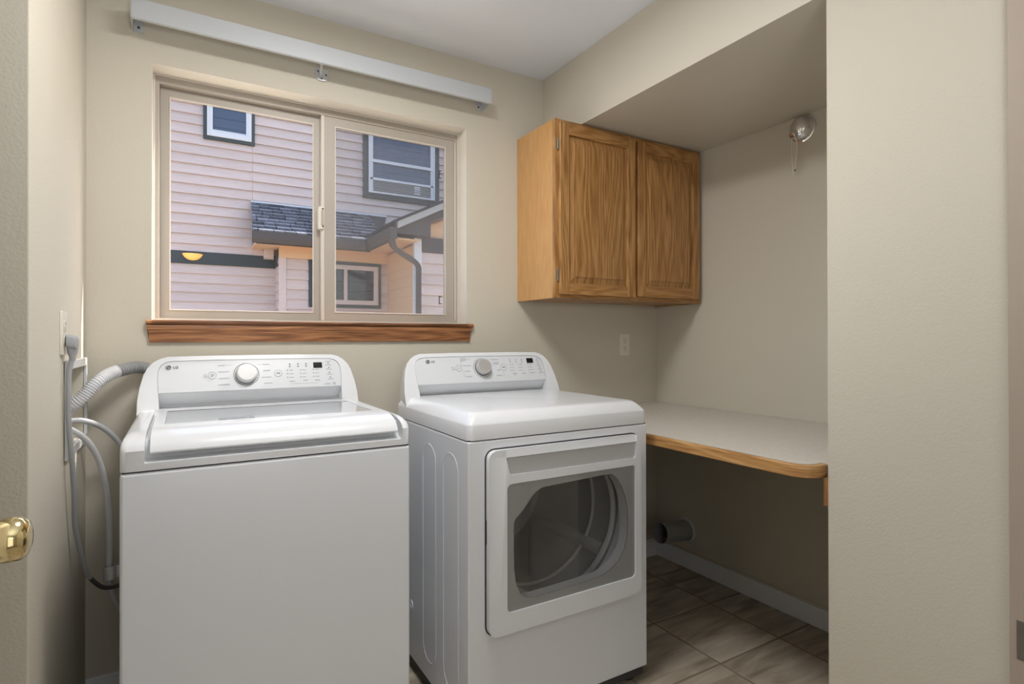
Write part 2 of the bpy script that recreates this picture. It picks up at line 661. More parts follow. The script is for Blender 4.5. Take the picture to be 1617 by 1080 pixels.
# ------------------------------------------------------------------ room shell
fl = struct(obj('floor', box(-1.7, 2.4, -1.45, D + 0.12, -0.12, -0.0015), M['grout'], smooth=False))
tx0, ty0, px, py = 1.684, 1.701, 0.343, 0.3325
tile_me = None
for i in range(-8, 2):
    for j in range(-7, 2):
        x0, y0 = tx0 + i * px, ty0 + j * py
        if x0 > XR or y0 > D or y0 < -1.2:
            continue
        x1, y1 = min(x0 + px, XR), min(y0 + py, D)
        if x1 <= XL and y0 > 1.4:
            continue
        if x1 - x0 < 0.01 or y1 - y0 < 0.01:
            continue
        if x0 > XS and y1 < 0.87:
            continue
        g = 0.0042
        full = abs(x1 - x0 - px) < 1e-6 and abs(y1 - y0 - py) < 1e-6
        if full and tile_me:
            t = bpy.data.objects.new('tile', tile_me)
            COL.objects.link(t)
            t.parent = fl
        else:
            t = obj('tile', box(g, x1 - x0 - g, g, y1 - y0 - g, -0.008, 0.0), M['tile'], fl, bevel=0.0015, seg=1)
            if full:
                tile_me = t.data
        t.location = (x0, y0, 0)
        if full and not t.modifiers:
            b = t.modifiers.new('bevel', 'BEVEL')
            b.width, b.segments, b.limit_method, b.harden_normals = 0.0015, 1, 'ANGLE', True

WX0, WX1, WZ0, WZ1 = -0.0885, 1.0855, 1.2445, 2.1115
wb = struct(obj('wall_back', box(-1.7, 2.4, D, D + 0.13, -0.1, 2.6), M['wall']))
cut(wb, box(WX0, WX1, D - 0.1, D + 0.3, WZ0 - 0.02, WZ1))
M['return'] = mat('return_lit_tint', (0.76, 0.72, 0.64), 0.6)  # wall colour lightened: window light on the return faces put into the paint
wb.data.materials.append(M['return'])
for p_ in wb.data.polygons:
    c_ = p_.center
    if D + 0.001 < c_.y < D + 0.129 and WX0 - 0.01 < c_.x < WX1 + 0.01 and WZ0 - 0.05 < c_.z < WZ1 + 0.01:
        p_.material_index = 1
wl = struct(obj('wall_left', box(-1.7, XL, 1.4684, D, -0.1, 2.6), M['wall'], bevel=0.004))
cut(wl, box(XL - 0.09, XL + 0.1, 1.875, 2.185, 0.885, 1.10))
struct(obj('wall_right', box(XR, XR + 0.12, 0.60, D, -0.1, 2.6), M['niche']))
struct(obj('wall_right_near', box(XS, XR + 0.12, -1.4, 0.8661, -0.1, 2.6), M['wall'], bevel=0.003))
struct(obj('wall_soffit', box(XS, XR, 0.8661, D, 2.112, ZC), M['niche'], bevel=0.002, seg=1))
struct(obj('wall_rear', box(-1.7, 2.4, -1.45, -1.33, -0.1, 2.6), M['hall']))
struct(obj('wall_hall_left', box(-1.7, -1.6, -1.4, 1.47, -0.1, 2.6), M['hall']))
struct(obj('ceiling', box(-1.7, 2.4, -1.45, D + 0.12, ZC, ZC + 0.12), M['ceiling']))

# baseboards: flat board with a thin cap bead
for nm, bx, cap in (('baseboard_right', (XR - 0.012, XR, 0.8661, D), None),
                    ('baseboard_back', (XL, XR - 0.012, D - 0.012, D), None)):
    b = struct(obj(nm, box(*bx, 0.0, 0.084), M['base'], bevel=0.003))
    if nm == 'baseboard_right':
        obj('cap_bead', box(XR - 0.008, XR, 0.8661, D, 0.084, 0.094), M['niche'], b, bevel=0.002)
    else:
        obj('cap_bead', box(XL, XR - 0.012, D - 0.008, D, 0.084, 0.094), M['base'], b, bevel=0.002)

cs = struct(obj('trim_1', box(XS - 0.016, XS - 0.0005, 0.395, 0.4785, 0, 2.09), M['casing'], bevel=0.003))
obj('hinge_leaf', box(XS - 0.0175, XS - 0.0155, 0.440, 0.466, 0.52, 0.60), M['hinge'], cs, bevel=0.0005)

# ------------------------------------------------------------------ window
win = thing('window_1', None, None, (0.5, 2.34, WZ0))
struct(win)
obj('fixed_frame', rect_ring_y(WX0, WX1, WZ0, WZ1, 0.019, 0.022, 0.010, 0.031, 2.322, 2.369), M['almond'], win, bevel=0.002)
obj('frame_lip', rect_ring_y(WX0, WX1, WZ0, WZ1, 0.006, 0.006, 0.006, 0.006, 2.317, 2.3225), M['almondl'], win, bevel=0.001)
sl = obj('sash', rect_ring_y(-0.0695, 0.502, 1.254, 2.081, 0.0295, 0.0465, 0.0300, 0.032, 2.351, 2.369), M['almond'], win, bevel=0.0025)
obj('glazing_bead', rect_ring_y(-0.041, 0.4565, 1.283, 2.050, 0.0045, 0.0045, 0.0045, 0.0045, 2.348, 2.3515), M['almondl'], sl, bevel=0.001)
obj('pane', box(-0.041, 0.4565, 2.359, 2.362, 1.283, 2.05), M['glass'], sl, smooth=False)
sr = obj('sash', rect_ring_y(0.492, 1.0655, 1.2535, 2.0815, 0.0430, 0.0430, 0.0330, 0.0375, 2.326, 2.350), M['almond'], win, bevel=0.0025)
obj('meeting_rail', box(0.4805, 0.4935, 2.3235, 2.3505, 1.2535, 2.0815), M['almondl'], win, bevel=0.002)
obj('glazing_bead', rect_ring_y(0.5335, 1.0240, 1.2850, 2.0455, 0.005, 0.005, 0.005, 0.005, 2.3235, 2.3265), M['almondl'], sr, bevel=0.001)
obj('pane', box(0.534, 1.0235, 2.336, 2.340, 1.286, 2.045), M['glass'], sr, smooth=False)
obj('side_channel', box(1.0665, 1.0715, 2.3215, 2.3265, 1.262, 2.07), M['almondl'], win, bevel=0.001)
sn = obj('insect_screen', box(0.5, 1.07, 2.370, 2.3705, 1.26, 2.081), M['screen'], win, smooth=False)
for z in (1.931, 1.356):
    b = bmesh.new()
    for q in ((1.009, 1.0125, z - 0.018, z + 0.018), (1.009, 1.022, z + 0.0145, z + 0.018), (1.009, 1.022, z - 0.018, z - 0.0145)):
        box(q[0], q[1], 2.3665, 2.3695, q[2], q[3], b)
    obj('screen_tab', b, M['slot'], sn, smooth=False)
# latch: rounded almond pull with two dark screw ends
lt = obj('latch', prism_y(rrect(0.469, 0.4885, 1.620, 1.710, 0.006), 2.312, 2.3525), M['ivory'], win, bevel=0.002)
obj('latch_lever', prism_y(rrect(0.478, 0.4872, 1.636, 1.695, 0.003), 2.307, 2.3125), M['almond'], lt, bevel=0.001)
for z in (1.630, 1.7005):
    obj('latch_screw', lathe([(0.0035, 0), (0.0035, 0.002)], frame((0.4845, 2.3125, z), (0, -1, 0)), 10), M['slot'], lt)

# wooden stool and moulded apron
st = struct(thing('trim_2', None, None, (0.5, D, 1.20)))
st_prof = [(2.322, 1.2285), (2.322, 1.2445), (2.222, 1.2445), (2.2165, 1.2405), (2.2155, 1.2355), (2.2185, 1.2300), (2.224, 1.2285)]
b = prism_x(st_prof, WX0 + 0.0005, WX1 - 0.0005)
prism_x([(D - 0.0003, 1.2285), (D - 0.0003, 1.2445)] + st_prof[2:], -0.1035, 1.1120, b)
obj('stool', b, M['sill'], st)
ap0 = [(D - 0.0003, 1.1690), (2.2285, 1.1690), (2.2265, 1.176), (2.2265, 1.194), (2.2250, 1.205), (2.2205, 1.2135), (2.2200, 1.2200), (2.2215, 1.2283), (D - 0.0003, 1.2283)]


def flare(z, s):
    t = (z - 1.169) / 0.059
    return s * (0.006 + 0.0035 * max(0, t) + (0.004 if z > 1.2105 else 0))


obj('apron', prism([(-0.0955 + 0.006 + flare(z, -1), y, z) for y, z in ap0], [(1.0960 - 0.006 + flare(z, 1), y, z) for y, z in ap0]), M['sill'], st)

# ------------------------------------------------------------------ valance rail over the window
vr = thing('valance_rail', 'long white metal valance rail mounted on the wall above the window', 'rail', (0.5, D, 2.20))
obj('rail', prism_x([(2.1385, 2.2035), (2.1385, 2.2685), (2.1415, 2.2685), (2.1415, 2.2075), (2.152, 2.2065), (2.152, 2.2035)], -0.140, 1.1590), M['whitemetal'], vr, bevel=0.0008, seg=1)
for x, s in ((-0.140, 1), (1.159, -1)):
    e = obj('end_cap', prism([(x, 2.1385, 2.2035), (x, D, 2.2035), (x, D, 2.268), (x, 2.1385, 2.268)],
                             [(x - s * 0.003, 2.1385, 2.2035), (x - s * 0.003, D, 2.2035), (x - s * 0.003, D, 2.268), (x - s * 0.003, 2.1385, 2.268)]), M['whitemetal'], vr, bevel=0.0006, seg=1)
    obj('wall_flange', box(min(x, x + s * 0.028), max(x, x + s * 0.028), D - 0.004, D - 0.0005, 2.2035, 2.268), M['whitemetal'], e, bevel=0.001)
    for zz in (2.219, 2.248):
        obj('screw', lathe([(0.0045, 0), (0.0035, 0.0025)], frame((x + s * 0.014, D - 0.0042, zz), (0, -1, 0)), 10), M['slot'], e)
mb = obj('middle_bracket', prism_y(rrect(0.443, 0.487, 2.178, 2.226, (0.014, 0.014, 0.006, 0.006)), D - 0.0065, D - 0.0005), M['zinc'], vr, bevel=0.001)
for x, z in ((0.4500, 2.212), (0.4800, 2.203), (0.4630, 2.186)):
    obj('bracket_hole', lathe([(0.0035, 0), (0.0035, 0.001)], frame((x, D - 0.0066, z), (0, -1, 0)), 10), M['slot'], mb)
obj('bracket_arm', tube(smooth_path([(0.462, D - 0.005, 2.2), (0.458, 2.215, 2.216), (0.452, 2.175, 2.224), (0.450, 2.143, 2.224)], 4), 0.0055, 8), M['zinc'], mb)
obj('bracket_clip', box(0.440, 0.474, 2.1418, 2.175, 2.2195, 2.2225), M['whitemetal'], mb, bevel=0.0006)

# ------------------------------------------------------------------ appliances
SL = 0.42
HY = math.hypot(1, SL)


def console(root, cx, y0, yb, knob_mat, kind):
    half = [(0.343, 0.928), (0.3425, 0.985), (0.337, 1.025), (0.3275, 1.065), (0.3175, 1.086), (0.302, 1.104), (0.284, 1.115), (0.262, 1.1215), (0.13, 1.1235)]
    loop = [(cx + a, z) for a, z in half] + [(cx - a, z) for a, z in half[::-1]]
    yf = lambda z: y0 + SL * (z - 0.955)
    k = lambda x: cx + (x - cx) * 0.955
    bm = prism([(x, yf(z), z) for x, z in loop], [(k(x), yb, z if z < 0.96 else z - 0.004) for x, z in loop])
    body = obj('console', bm, M['plastic'], root, bevel=0.009, seg=3)
    ph = [(0.2875, 1.005), (0.291, 1.055), (0.289, 1.078), (0.281, 1.094), (0.268, 1.1035), (0.250, 1.1075), (0.12, 1.109)]
    pu = [(cx + a, z) for a, z in ph] + [(cx - a, z) for a, z in ph[::-1]]
    lo = [(cx - 0.2875, 1.005), (cx - 0.286, 0.93), (cx + 0.286, 0.93), (cx + 0.2875, 1.005)]
    c1 = prism([(x, yf(z) - 0.05, z) for x, z in pu], [(x, yf(z) + 0.005, z) for x, z in pu])
    c2 = prism([(cx - 0.2875, y0 - 0.1, 1.0052), (cx - 0.2875, yf(1.0052) + 0.005, 1.0052), (cx - 0.284, y0 + 0.0655, 0.962), (cx - 0.283, y0 + 0.066, 0.93), (cx - 0.286, y0 - 0.1, 0.93)],
               [(cx + 0.2875, y0 - 0.1, 1.0052), (cx + 0.2875, yf(1.0052) + 0.005, 1.0052), (cx + 0.284, y0 + 0.0655, 0.962), (cx + 0.283, y0 + 0.066, 0.93), (cx + 0.286, y0 - 0.1, 0.93)])
    body.modifiers['bevel'].width = 0.005
    cut(body, c1, c2)
    body.modifiers['bevel'].angle_limit = math.radians(38)
    # control plate
    pl = [(cx + a * 0.9965, z + (0.0012 if z < 1.01 else -0.001)) for a, z in ph] + [(cx - a * 0.9965, z + (0.0012 if z < 1.01 else -0.001)) for a, z in ph[::-1]]
    obj('control_panel', prism([(x, yf(z) + 0.0018, z) for x, z in pl], [(x, yf(z) + 0.006, z) for x, z in pl]), M['panel'], body, bevel=0.001, seg=1)

    def at(u, v, n=0.0):
        z = 1.0 + v / HY
        p = Vector((cx + u, yf(z) + 0.0018, z))
        nn = Vector((0, -1 / HY, SL / HY))
        return frame(p + nn * n, nn)

    def disc(name, u, v, r, h, m, par, n0=0.0, sides=24):
        return obj(name, lathe([(r, n0), (r, n0 + h)], at(u, v), sides), m, par)

    def rect(u0, u1, v0, v1, bm, n0=0.0002, h=0.0004):
        f = at(0, 0)
        # panel plane is flat: local coordinates work for all of it
        lp = [(u0, v0), (u1, v0), (u1, v1), (u0, v1)]
        return prism([f @ Vector((a, b_, n0)) for a, b_ in lp], [f @ Vector((a, b_, n0 + h)) for a, b_ in lp], bm)

    def words(bm, u0, u1, v, h=0.0034):
        """a printed caption too small to read: a run of letter-high dashes"""
        u = u0
        while u < u1:
            w = random.uniform(0.0016, 0.0036)
            rect(u, min(u + w, u1), v - h / 2, v + h / 2 * random.uniform(0.4, 1), bm)
            u += w + 0.0010
        return bm
    return body, at, disc, rect, words


def logo(at, u, v, par, w):
    f = at(u, v, 0.0004)
    b = lathe([(0.0082, -0.0003), (0.0082, 0.0003)], f, 24)
    lg = obj('logo', b, M['inkd'], par)
    mk = bmesh.new()
    # face mark: an L-shaped nose, one eye and the ring-like G
    for q in ((-0.0008, 0.0004, -0.0036, 0.0038), (-0.0008, 0.0028, -0.0036, -0.0025)):
        prism([f @ Vector((a, b_, 0.0003)) for a, b_ in ((q[0], q[2]), (q[1], q[2]), (q[1], q[3]), (q[0], q[3]))],
              [f @ Vector((a, b_, 0.0005)) for a, b_ in ((q[0], q[2]), (q[1], q[2]), (q[1], q[3]), (q[0], q[3]))], mk)
    lathe([(0.0011, 0.0003), (0.0011, 0.0005)], f @ Matrix.Translation((-0.0032, 0.0028, 0)), 10, mk)
    arc = [f @ Vector((0.0060 * math.cos(math.radians(a)), 0.0060 * math.sin(math.radians(a)), 0.0004)) for a in range(90, 361, 15)]
    arc.append(f @ Vector((0.0022, 0, 0.0004)))
    tube(arc, 0.0005, 4, mk)
    obj('logo_mark', mk, M['panel'], lg)
    text('logo_letters', 'LG', 0.0125, at(u + w, v, 0.0003), M['inkd'], lg, offset=0.0003)


# ---- washer
wx0, wx1, wy0, wy1, wcx = -0.122, 0.564, 1.534, 2.150, 0.221
washer = thing('washing_machine', 'white top-load washing machine at the left, lid closed, under the window', 'washing machine', (wcx, 1.85, 0))
wbody = obj('body', box(wx0, wx1, wy0, wy1, 0.045, 0.8745), M['enamel'], washer, bevel=0.008, seg=3)
for x in (wx0 + 0.06, wx1 - 0.06):
    for y in (wy0 + 0.06, wy1 - 0.06):
        obj('foot', lathe([(0.022, 0.0005), (0.022, 0.012), (0.010, 0.014), (0.010, 0.046)], frame((x, y, 0), (0, 0, 1)), 14), M['kick'], washer)
obj('seam_shadow', box(wx0 + 0.004, wx1 - 0.004, wy0 + 0.004, wy1 - 0.004, 0.874, 0.8785), M['dark'], washer, smooth=False)
rings = []
for si, fi, z in ((0, 0, 0.8775), (0, 0, 0.924), (0.0005, 0.006, 0.9325), (0.0015, 0.018, 0.9400), (0.004, 0.036, 0.9465), (0.008, 0.060, 0.9515), (0.014, 0.088, 0.9545), (0.030, 0.12, 0.9552)):
    rings.append([(x, y, z) for x, y in rrect(wx0 + si, wx1 - si, wy0 + fi, wy1, 0.014, 4)])
top = obj('top_cover', loft(rings), M['plastic'], washer, bevel=0.0)
cut(top, prism_x([(1.48, 1.0), (1.48, 0.8965), (1.552, 0.8935), (1.572, 0.900), (1.584, 0.918), (1.594, 0.940), (2.084, 0.940), (2.084, 1.0)], -0.0745, 0.5420))
lid_prof = [(2.080, 0.9420), (2.080, 0.9585), (1.665, 0.9605), (1.640, 0.9600), (1.612, 0.9565), (1.588, 0.9500), (1.568, 0.9405), (1.5545, 0.9285), (1.5480, 0.9165), (1.5500, 0.9125), (1.5560, 0.9125), (1.566, 0.924), (1.582, 0.9345), (1.600, 0.9420)]
lid = obj('lid', prism_x(lid_prof, -0.0655, 0.5335), M['plastic'], washer, bevel=0.0025)
cut(lid, prism_z([(-0.040, 2.022), (-0.0385, 1.700), (0.5065, 1.700), (0.508, 2.022)], 0.9555, 1.0))
lw = obj('lid_window', prism_z([(-0.0395, 2.0215), (-0.038, 1.7005), (0.506, 1.7005), (0.5075, 2.0215)], 0.9545, 0.9575), M['lidglass'], lid, bevel=0.0008)
obj('window_gasket', box(-0.039, 0.507, 2.0165, 2.0213, 0.9576, 0.9582), M['dark'], lw, smooth=False)
obj('care_label', box(0.088, 0.178, 1.735, 1.775, 0.9576, 0.9579), M['labelg'], lw, smooth=False)
obj('lid_bumper', lathe([(0.009, 0), (0.007, 0.0015)], frame((wx0 + 0.025, 1.612, 0.9512), (0, 0, 1)), 12), M['plastic'], top)
body, at, disc, rect, words = console(washer, wcx, 2.085, 2.190, M['knobw'], 'washer')
logo(at, -0.2600, 0.0935, body, 0.0205)
ring = obj('dial_ring', torus(0.0395, 0.0009, at(-0.030, 0.063, 0.0005), 40, 6), M['darkring'], body)
dl = obj('dial', lathe([(0.033, 0.0), (0.0325, 0.012), (0.0300, 0.0235), (0.0285, 0.0258)], at(-0.030, 0.063), 36), M['knobw'], body)
obj('dial_skirt', lathe([(0.0345, 0.0003), (0.0345, 0.003)], at(-0.030, 0.063), 36), M['darkring'], dl)
for nm, u, v, r in (('power_button', -0.134, 0.0625, 0.0122), ('start_button', 0.0722, 0.0632, 0.0125)):
    p = disc(nm, u, v, r, 0.0008, M['panel'], body)
    obj('button_ring', torus(r, 0.0006, at(u, v, 0.0009), 28, 6), M['ink'], p)
    g = bmesh.new()
    if nm[0] == 'p':
        tube([at(u, v, 0.0012) @ Vector((0.0042 * math.cos(math.radians(a)), 0.0042 * math.sin(math.radians(a)), 0)) for a in range(120, 421, 20)], 0.0005, 4, g)
        tube([at(u, v, 0.0012) @ Vector((0, 0.0015, 0)), at(u, v, 0.0012) @ Vector((0, 0.005, 0))], 0.0005, 4, g)
    else:
        f = at(u, v, 0.0009)
        prism([f @ Vector(q) for q in ((-0.0055, -0.003, 0), (-0.0005, 0, 0), (-0.0055, 0.003, 0))], [f @ Vector(q) for q in ((-0.0055, -0.003, 0.0004), (-0.0005, 0, 0.0004), (-0.0055, 0.003, 0.0004))], g)
        for a in (0.0008, 0.0034):
            rect(u + a, u + a + 0.0016, v - 0.003, v + 0.003, g, 0.0009)
    obj('button_symbol', g, M['inkd'], p)
b = bmesh.new()
rect(0.1936, 0.2245, 0.0795, 0.1010, b, 0.0001, 0.0008)
obj('display_window', b, M['display'], body)
b = bmesh.new()
for u0, u1, v in ((-0.117, -0.097, 0.0975), (-0.1155, -0.084, 0.0745), (-0.115, -0.083, 0.0510), (-0.116, -0.082, 0.0280), (0.024, 0.047, 0.0980), (0.024, 0.047, 0.0745), (0.018, 0.050, 0.0505), (0.026, 0.052, 0.0282),
                  (-0.160, -0.151, 0.0655), (-0.160, -0.149, 0.0580), (0.236, 0.258, 0.1040), (0.236, 0.257, 0.0905), (0.238, 0.258, 0.0735), (0.240, 0.259, 0.0540), (0.242, 0.262, 0.0355)):
    words(b, u0, u1, v)
rect(-0.103, -0.070, 0.0990, 0.0994, b)
rect(0.004, 0.024, 0.0990, 0.0994, b)
for u in (0.1030, 0.1475, 0.1920):
    for v in (0.0734, 0.0600, 0.0466):
        words(b, u + 0.006, u + 0.020, v, 0.0026)
for u, v in ((0.117, 0.0314), (0.162, 0.0336), (0.2035, 0.0327)):
    words(b, u - 0.008, u + 0.010, v, 0.0036)
words(b, 0.112, 0.205, 0.022, 0.0012)
words(b, 0.228, 0.250, 0.0165, 0.0042)
pm = obj('printed_captions', b, M['ink'], body, smooth=False)
pm['kind'] = 'stuff'
b = bmesh.new()
for u in (0.1125, 0.1402, 0.1683):
    for v in (0.0965, 0.0875):
        rect(u - 0.0025, u + 0.0025, v - 0.0018, v + 0.0018, b)
for u in (0.1030, 0.1475, 0.1920):
    for v in (0.0734, 0.0600, 0.0466):
        rect(u - 0.0014, u + 0.0014, v - 0.0014, v + 0.0014, b)
for u, v in ((0.2470, 0.0974), (0.2487, 0.0799), (0.2489, 0.0610), (0.2506, 0.0423)):
    rect(u - 0.0018, u + 0.0018, v - 0.0018, v + 0.0018, b)
pm = obj('indicator_marks', b, M['inkd'], body, smooth=False)
pm['kind'] = 'stuff'
text('warranty_mark', '10', 0.013, at(0.2610, 0.0168, 0.0003), M['ink'], body, offset=0.0004)

# ---- dryer
dx0, dx1, dy0, dy1, dcx = 0.700, 1.386, 1.4325, 2.050, 1.043
dryer = thing('dryer', 'white front-load clothes dryer with a smoked glass door, right of the washer', 'dryer', (dcx, 1.74, 0))
dbody = obj('body', box(dx0, dx1, dy0, dy1, 0.0510, 0.8845), M['enamel'], dryer, bevel=0.005, seg=3)
DC = (1.050, 0.590)
cut(dbody, lathe([(0.266, 0), (0.266, 0.60)], frame((DC[0], 1.40, DC[1]), (0, 1, 0)), 48))
obj('seam_shadow', box(dx0 + 0.004, dx1 - 0.004, dy0 + 0.004, dy1 - 0.004, 0.884, 0.8885), M['dark'], dryer, smooth=False)
kb = obj('kick_base', box(dx0 + 0.006, dx1 - 0.006, dy0 + 0.012, dy1 - 0.01, 0.018, 0.0515), M['kick'], dryer, bevel=0.004)
for x in (dx0 + 0.05, dx1 - 0.05):
    for y in (dy0 + 0.05, dy1 - 0.06):
        obj('foot', lathe([(0.024, 0.0005), (0.024, 0.012), (0.012, 0.015), (0.012, 0.03)], frame((x, y, 0), (0, 0, 1)), 14), M['kick'], dryer)
rings = []
for si, fi, z in ((0, 0, 0.8875), (0, 0, 0.9290), (0.0015, 0.002, 0.9335), (0.010, 0.012, 0.9465), (0.019, 0.023, 0.9575), (0.026, 0.032, 0.9625), (0.034, 0.050, 0.9640), (0.060, 0.10, 0.9635)):
    rings.append([(x, y, z) for x, y in rrect(dx0 + si, dx1 - si, dy0 + fi, dy1 - si * 0.15, 0.018 + si * 0.3, 4)])
obj('top_cover', loft(rings), M['plastic'], dryer)
# embossed stadium grooves and a knockout plug on the left side
for ya, yb_ in ((1.670, 1.779), (1.500, 1.609)):
    pts = []
    rr = (yb_ - ya) / 2
    for k in range(13):
        a = math.radians(180 * k / 12)
        pts.append((dx0, (ya + yb_) / 2 + rr * math.cos(a), 0.833 - rr + rr * math.sin(a)))
    for k in range(13):
        a = math.radians(180 + 180 * k / 12)
        pts.append((dx0, (ya + yb_) / 2 + rr * math.cos(a), 0.117 + rr + rr * math.sin(a)))
    pts.append(pts[0])
    obj('embossed_groove', tube(pts, 0.0011, 6), M['enamel'], dbody)
obj('knockout_plug', torus(0.012, 0.003, frame((dx0, 1.889, 0.240), (-1, 0, 0), (0, 1, 0)), 20, 6), M['enamel'], dbody)

# door (local door coordinates: a = x - dx0)
ox = dx0
door = obj('door', prism_y(rrect(ox + 0.0565, ox + 0.6415, 0.318, 0.8555, (0.030, 0.032, 0.026, 0.026)), 1.4125, 1.4310), M['enamel'], dryer, bevel=0.004, seg=3)
handle = [(ox + 0.1325, 0.7805), (ox + 0.6105, 0.7775), (ox + 0.6165, 0.7845), (ox + 0.6205, 0.8325), (ox + 0.1125, 0.8325), (ox + 0.1240, 0.7900)]
wo = rrect(ox + 0.1165, ox + 0.6150, 0.3785, 0.7540, (0.016, 0.016, 0.014, 0.016))
cut(door, prism([(x, 1.39, z) for x, z in handle], [(x, 1.4185, z) for x, z in handle]),
    prism_y(wo, 1.38, 1.45),
    prism_x([(1.39, 0.8325), (1.4125, 0.8325), (1.4185, 0.8530), (1.4185, 0.90), (1.39, 0.90)], ox + 0.112, ox + 0.6205))
obj('door_gap', ring_solid(rrect(ox + 0.0525, ox + 0.6450, 0.3145, 0.8595, (0.034, 0.034, 0.03, 0.03)), rrect(ox + 0.066, ox + 0.632, 0.328, 0.846, 0.03),
                           lambda a, c: (a, 1.4312, c), lambda a, c: (a, 1.4326, c)), M['dark'], dryer, smooth=False)
hi = lambda p: (p[0] + (0.001 if p[0] < dcx else -0.001), p[1] + (0.001 if p[1] < 0.8 else -0.001))
obj('handle_recess', prism_y([hi(p) for p in handle], 1.4168, 1.4192), M['scoop'], door, bevel=0.002)
obj('latch_slot', box(ox + 0.0545, ox + 0.0575, 1.428, 1.4322, 0.585, 0.655), M['dark'], door, smooth=False)
# bezel with its shaped hole, white liner, glass
hole = [(0.1425, 0.640), (0.1425, 0.560), (0.1435, 0.500), (0.1500, 0.455), (0.1640, 0.424), (0.1850, 0.406), (0.2150, 0.4005), (0.3000, 0.4015), (0.4000, 0.4040), (0.4750, 0.4090), (0.5150, 0.4210), (0.5500, 0.4440), (0.5750, 0.4800),
        (0.5860, 0.5250), (0.5880, 0.5700), (0.5860, 0.6150), (0.5760, 0.6550), (0.5580, 0.6930), (0.5400, 0.7180), (0.5180, 0.7340), (0.4900, 0.7360), (0.4000, 0.7330), (0.3000, 0.7300), (0.2450, 0.7280), (0.2200, 0.7180), (0.2000, 0.6980), (0.1700, 0.6640), (0.1500, 0.6500)]
hole = [(ox + a - 0.001, z) for a, z in hole]


def resample(outer_rect, inner):
    """outer rectangle points matched to the inner loop by direction from the middle"""
    x0, x1, z0, z1 = outer_rect
    cx, cz = (x0 + x1) / 2, (z0 + z1) / 2
    out = []
    for a, c in inner:
        dx_, dz_ = a - cx, c - cz
        t = min(((x1 - cx) if dx_ > 0 else (x0 - cx)) / dx_ if dx_ else 9e9, ((z1 - cz) if dz_ > 0 else (z0 - cz)) / dz_ if dz_ else 9e9)
        out.append((cx + dx_ * t, cz + dz_ * t))
    # snap the nearest points to the corners
    for c in ((x0, z0), (x1, z0), (x1, z1), (x0, z1)):
        k = min(range(len(out)), key=lambda i: (out[i][0] - c[0]) ** 2 + (out[i][1] - c[1]) ** 2)
        out[k] = c
    return out


wr = (ox + 0.112, ox + 0.6195, 0.3740, 0.7585)
obj('window_bezel', ring_solid(resample(wr, hole), hole, lambda a, c: (a, 1.4185, c), lambda a, c: (a, 1.4235, c)), M['bezel'], door, smooth=False)
hc = (sum(p[0] for p in hole) / len(hole), sum(p[1] for p in hole) / len(hole))
grow = lambda p, s: (hc[0] + (p[0] - hc[0]) * s, hc[1] + (p[1] - hc[1]) * s)
obj('window_liner', ring_solid([grow(p, 1.012) for p in hole], hole, lambda a, c: (a, 1.4236, c), lambda a, c: (a, 1.4600, c)), M['plastic'], door)
obj('door_glass', box(ox + 0.1175, ox + 0.614, 1.4160, 1.4180, 0.3795, 0.753), M['dglass'], door, smooth=False)
# drum behind the glass
dm = obj('drum', lathe([(0.264, 0.0), (0.260, 0.0), (0.255, 0.02), (0.255, 0.44), (0.245, 0.465), (0.10, 0.475), (0.001, 0.475), (0.001, 0.480), (0.255, 0.480), (0.264, 0.470)], frame((DC[0], 1.500, DC[1]), (0, 1, 0)), 48, cap0=False, cap1=False), M['drum'], dryer)
obj('drum_rim', torus(0.246, 0.010, frame((DC[0], 1.505, DC[1]), (0, 1, 0)), 48, 8), M['drumrim'], dm)
obj('drum_seam', torus(0.250, 0.006, frame((DC[0], 1.62, DC[1]), (0, 1, 0)), 48, 6), M['drumrim'], dm)
for a in (-35, 85, 205):
    c, s = math.cos(math.radians(a)), math.sin(math.radians(a))
    bx = []
    for y, hh in ((1.53, 0.010), (1.58, 0.032), (1.86, 0.032), (1.93, 0.010)):
        bx.append([Vector((DC[0], y, DC[1])) + Vector((c, 0, s)) * (0.254 - q * hh) + Vector((-s, 0, c)) * w for q, w in ((0, -0.022), (0.8, -0.008), (1, 0), (0.8, 0.008), (0, 0.022))])
    obj('baffle', loft(bx), M['drumrim'], dm)

body, at, disc, rect, words = console(dryer, dcx, 1.950, 2.054, M['knobs'], 'dryer')
logo(at, -0.2335, 0.0985, body, 0.0210)
obj('dial_ring', torus(0.0395, 0.0013, at(-0.004, 0.0675, 0.0005), 40, 6), M['greyring'], body)
dl = obj('dial', lathe([(0.0315, 0.0), (0.0310, 0.012), (0.0295, 0.0245), (0.0280, 0.0262)], at(-0.004, 0.0675), 36), M['knobs'], body)
obj('dial_skirt', lathe([(0.0335, 0.0003), (0.0335, 0.003)], at(-0.004, 0.0675), 36), M['darkring'], dl)
for nm, u, v, r in (('power_button', -0.108, 0.0687, 0.0128), ('start_button', 0.0935, 0.0674, 0.0135)):
    p = disc(nm, u, v, r, 0.0008, M['panel'], body)
    obj('button_ring', torus(r, 0.0006, at(u, v, 0.0009), 28, 6), M['ink'], p)
    g = bmesh.new()
    if nm[0] == 'p':
        tube([at(u, v, 0.0012) @ Vector((0.0042 * math.cos(math.radians(a)), 0.0042 * math.sin(math.radians(a)), 0)) for a in range(120, 421, 20)], 0.0004, 4, g)
    else:
        f = at(u, v, 0.0009)
        prism([f @ Vector(q) for q in ((-0.0055, -0.003, 0), (-0.0005, 0, 0), (-0.0055, 0.003, 0))], [f @ Vector(q) for q in ((-0.0055, -0.003, 0.0004), (-0.0005, 0, 0.0004), (-0.0055, 0.003, 0.0004))], g)
        for a in (0.0008, 0.0034):
            rect(u + a, u + a + 0.0016, v - 0.003, v + 0.003, g, 0.0009)
    obj('button_symbol', g, M['inkd'], p)
b = bmesh.new()
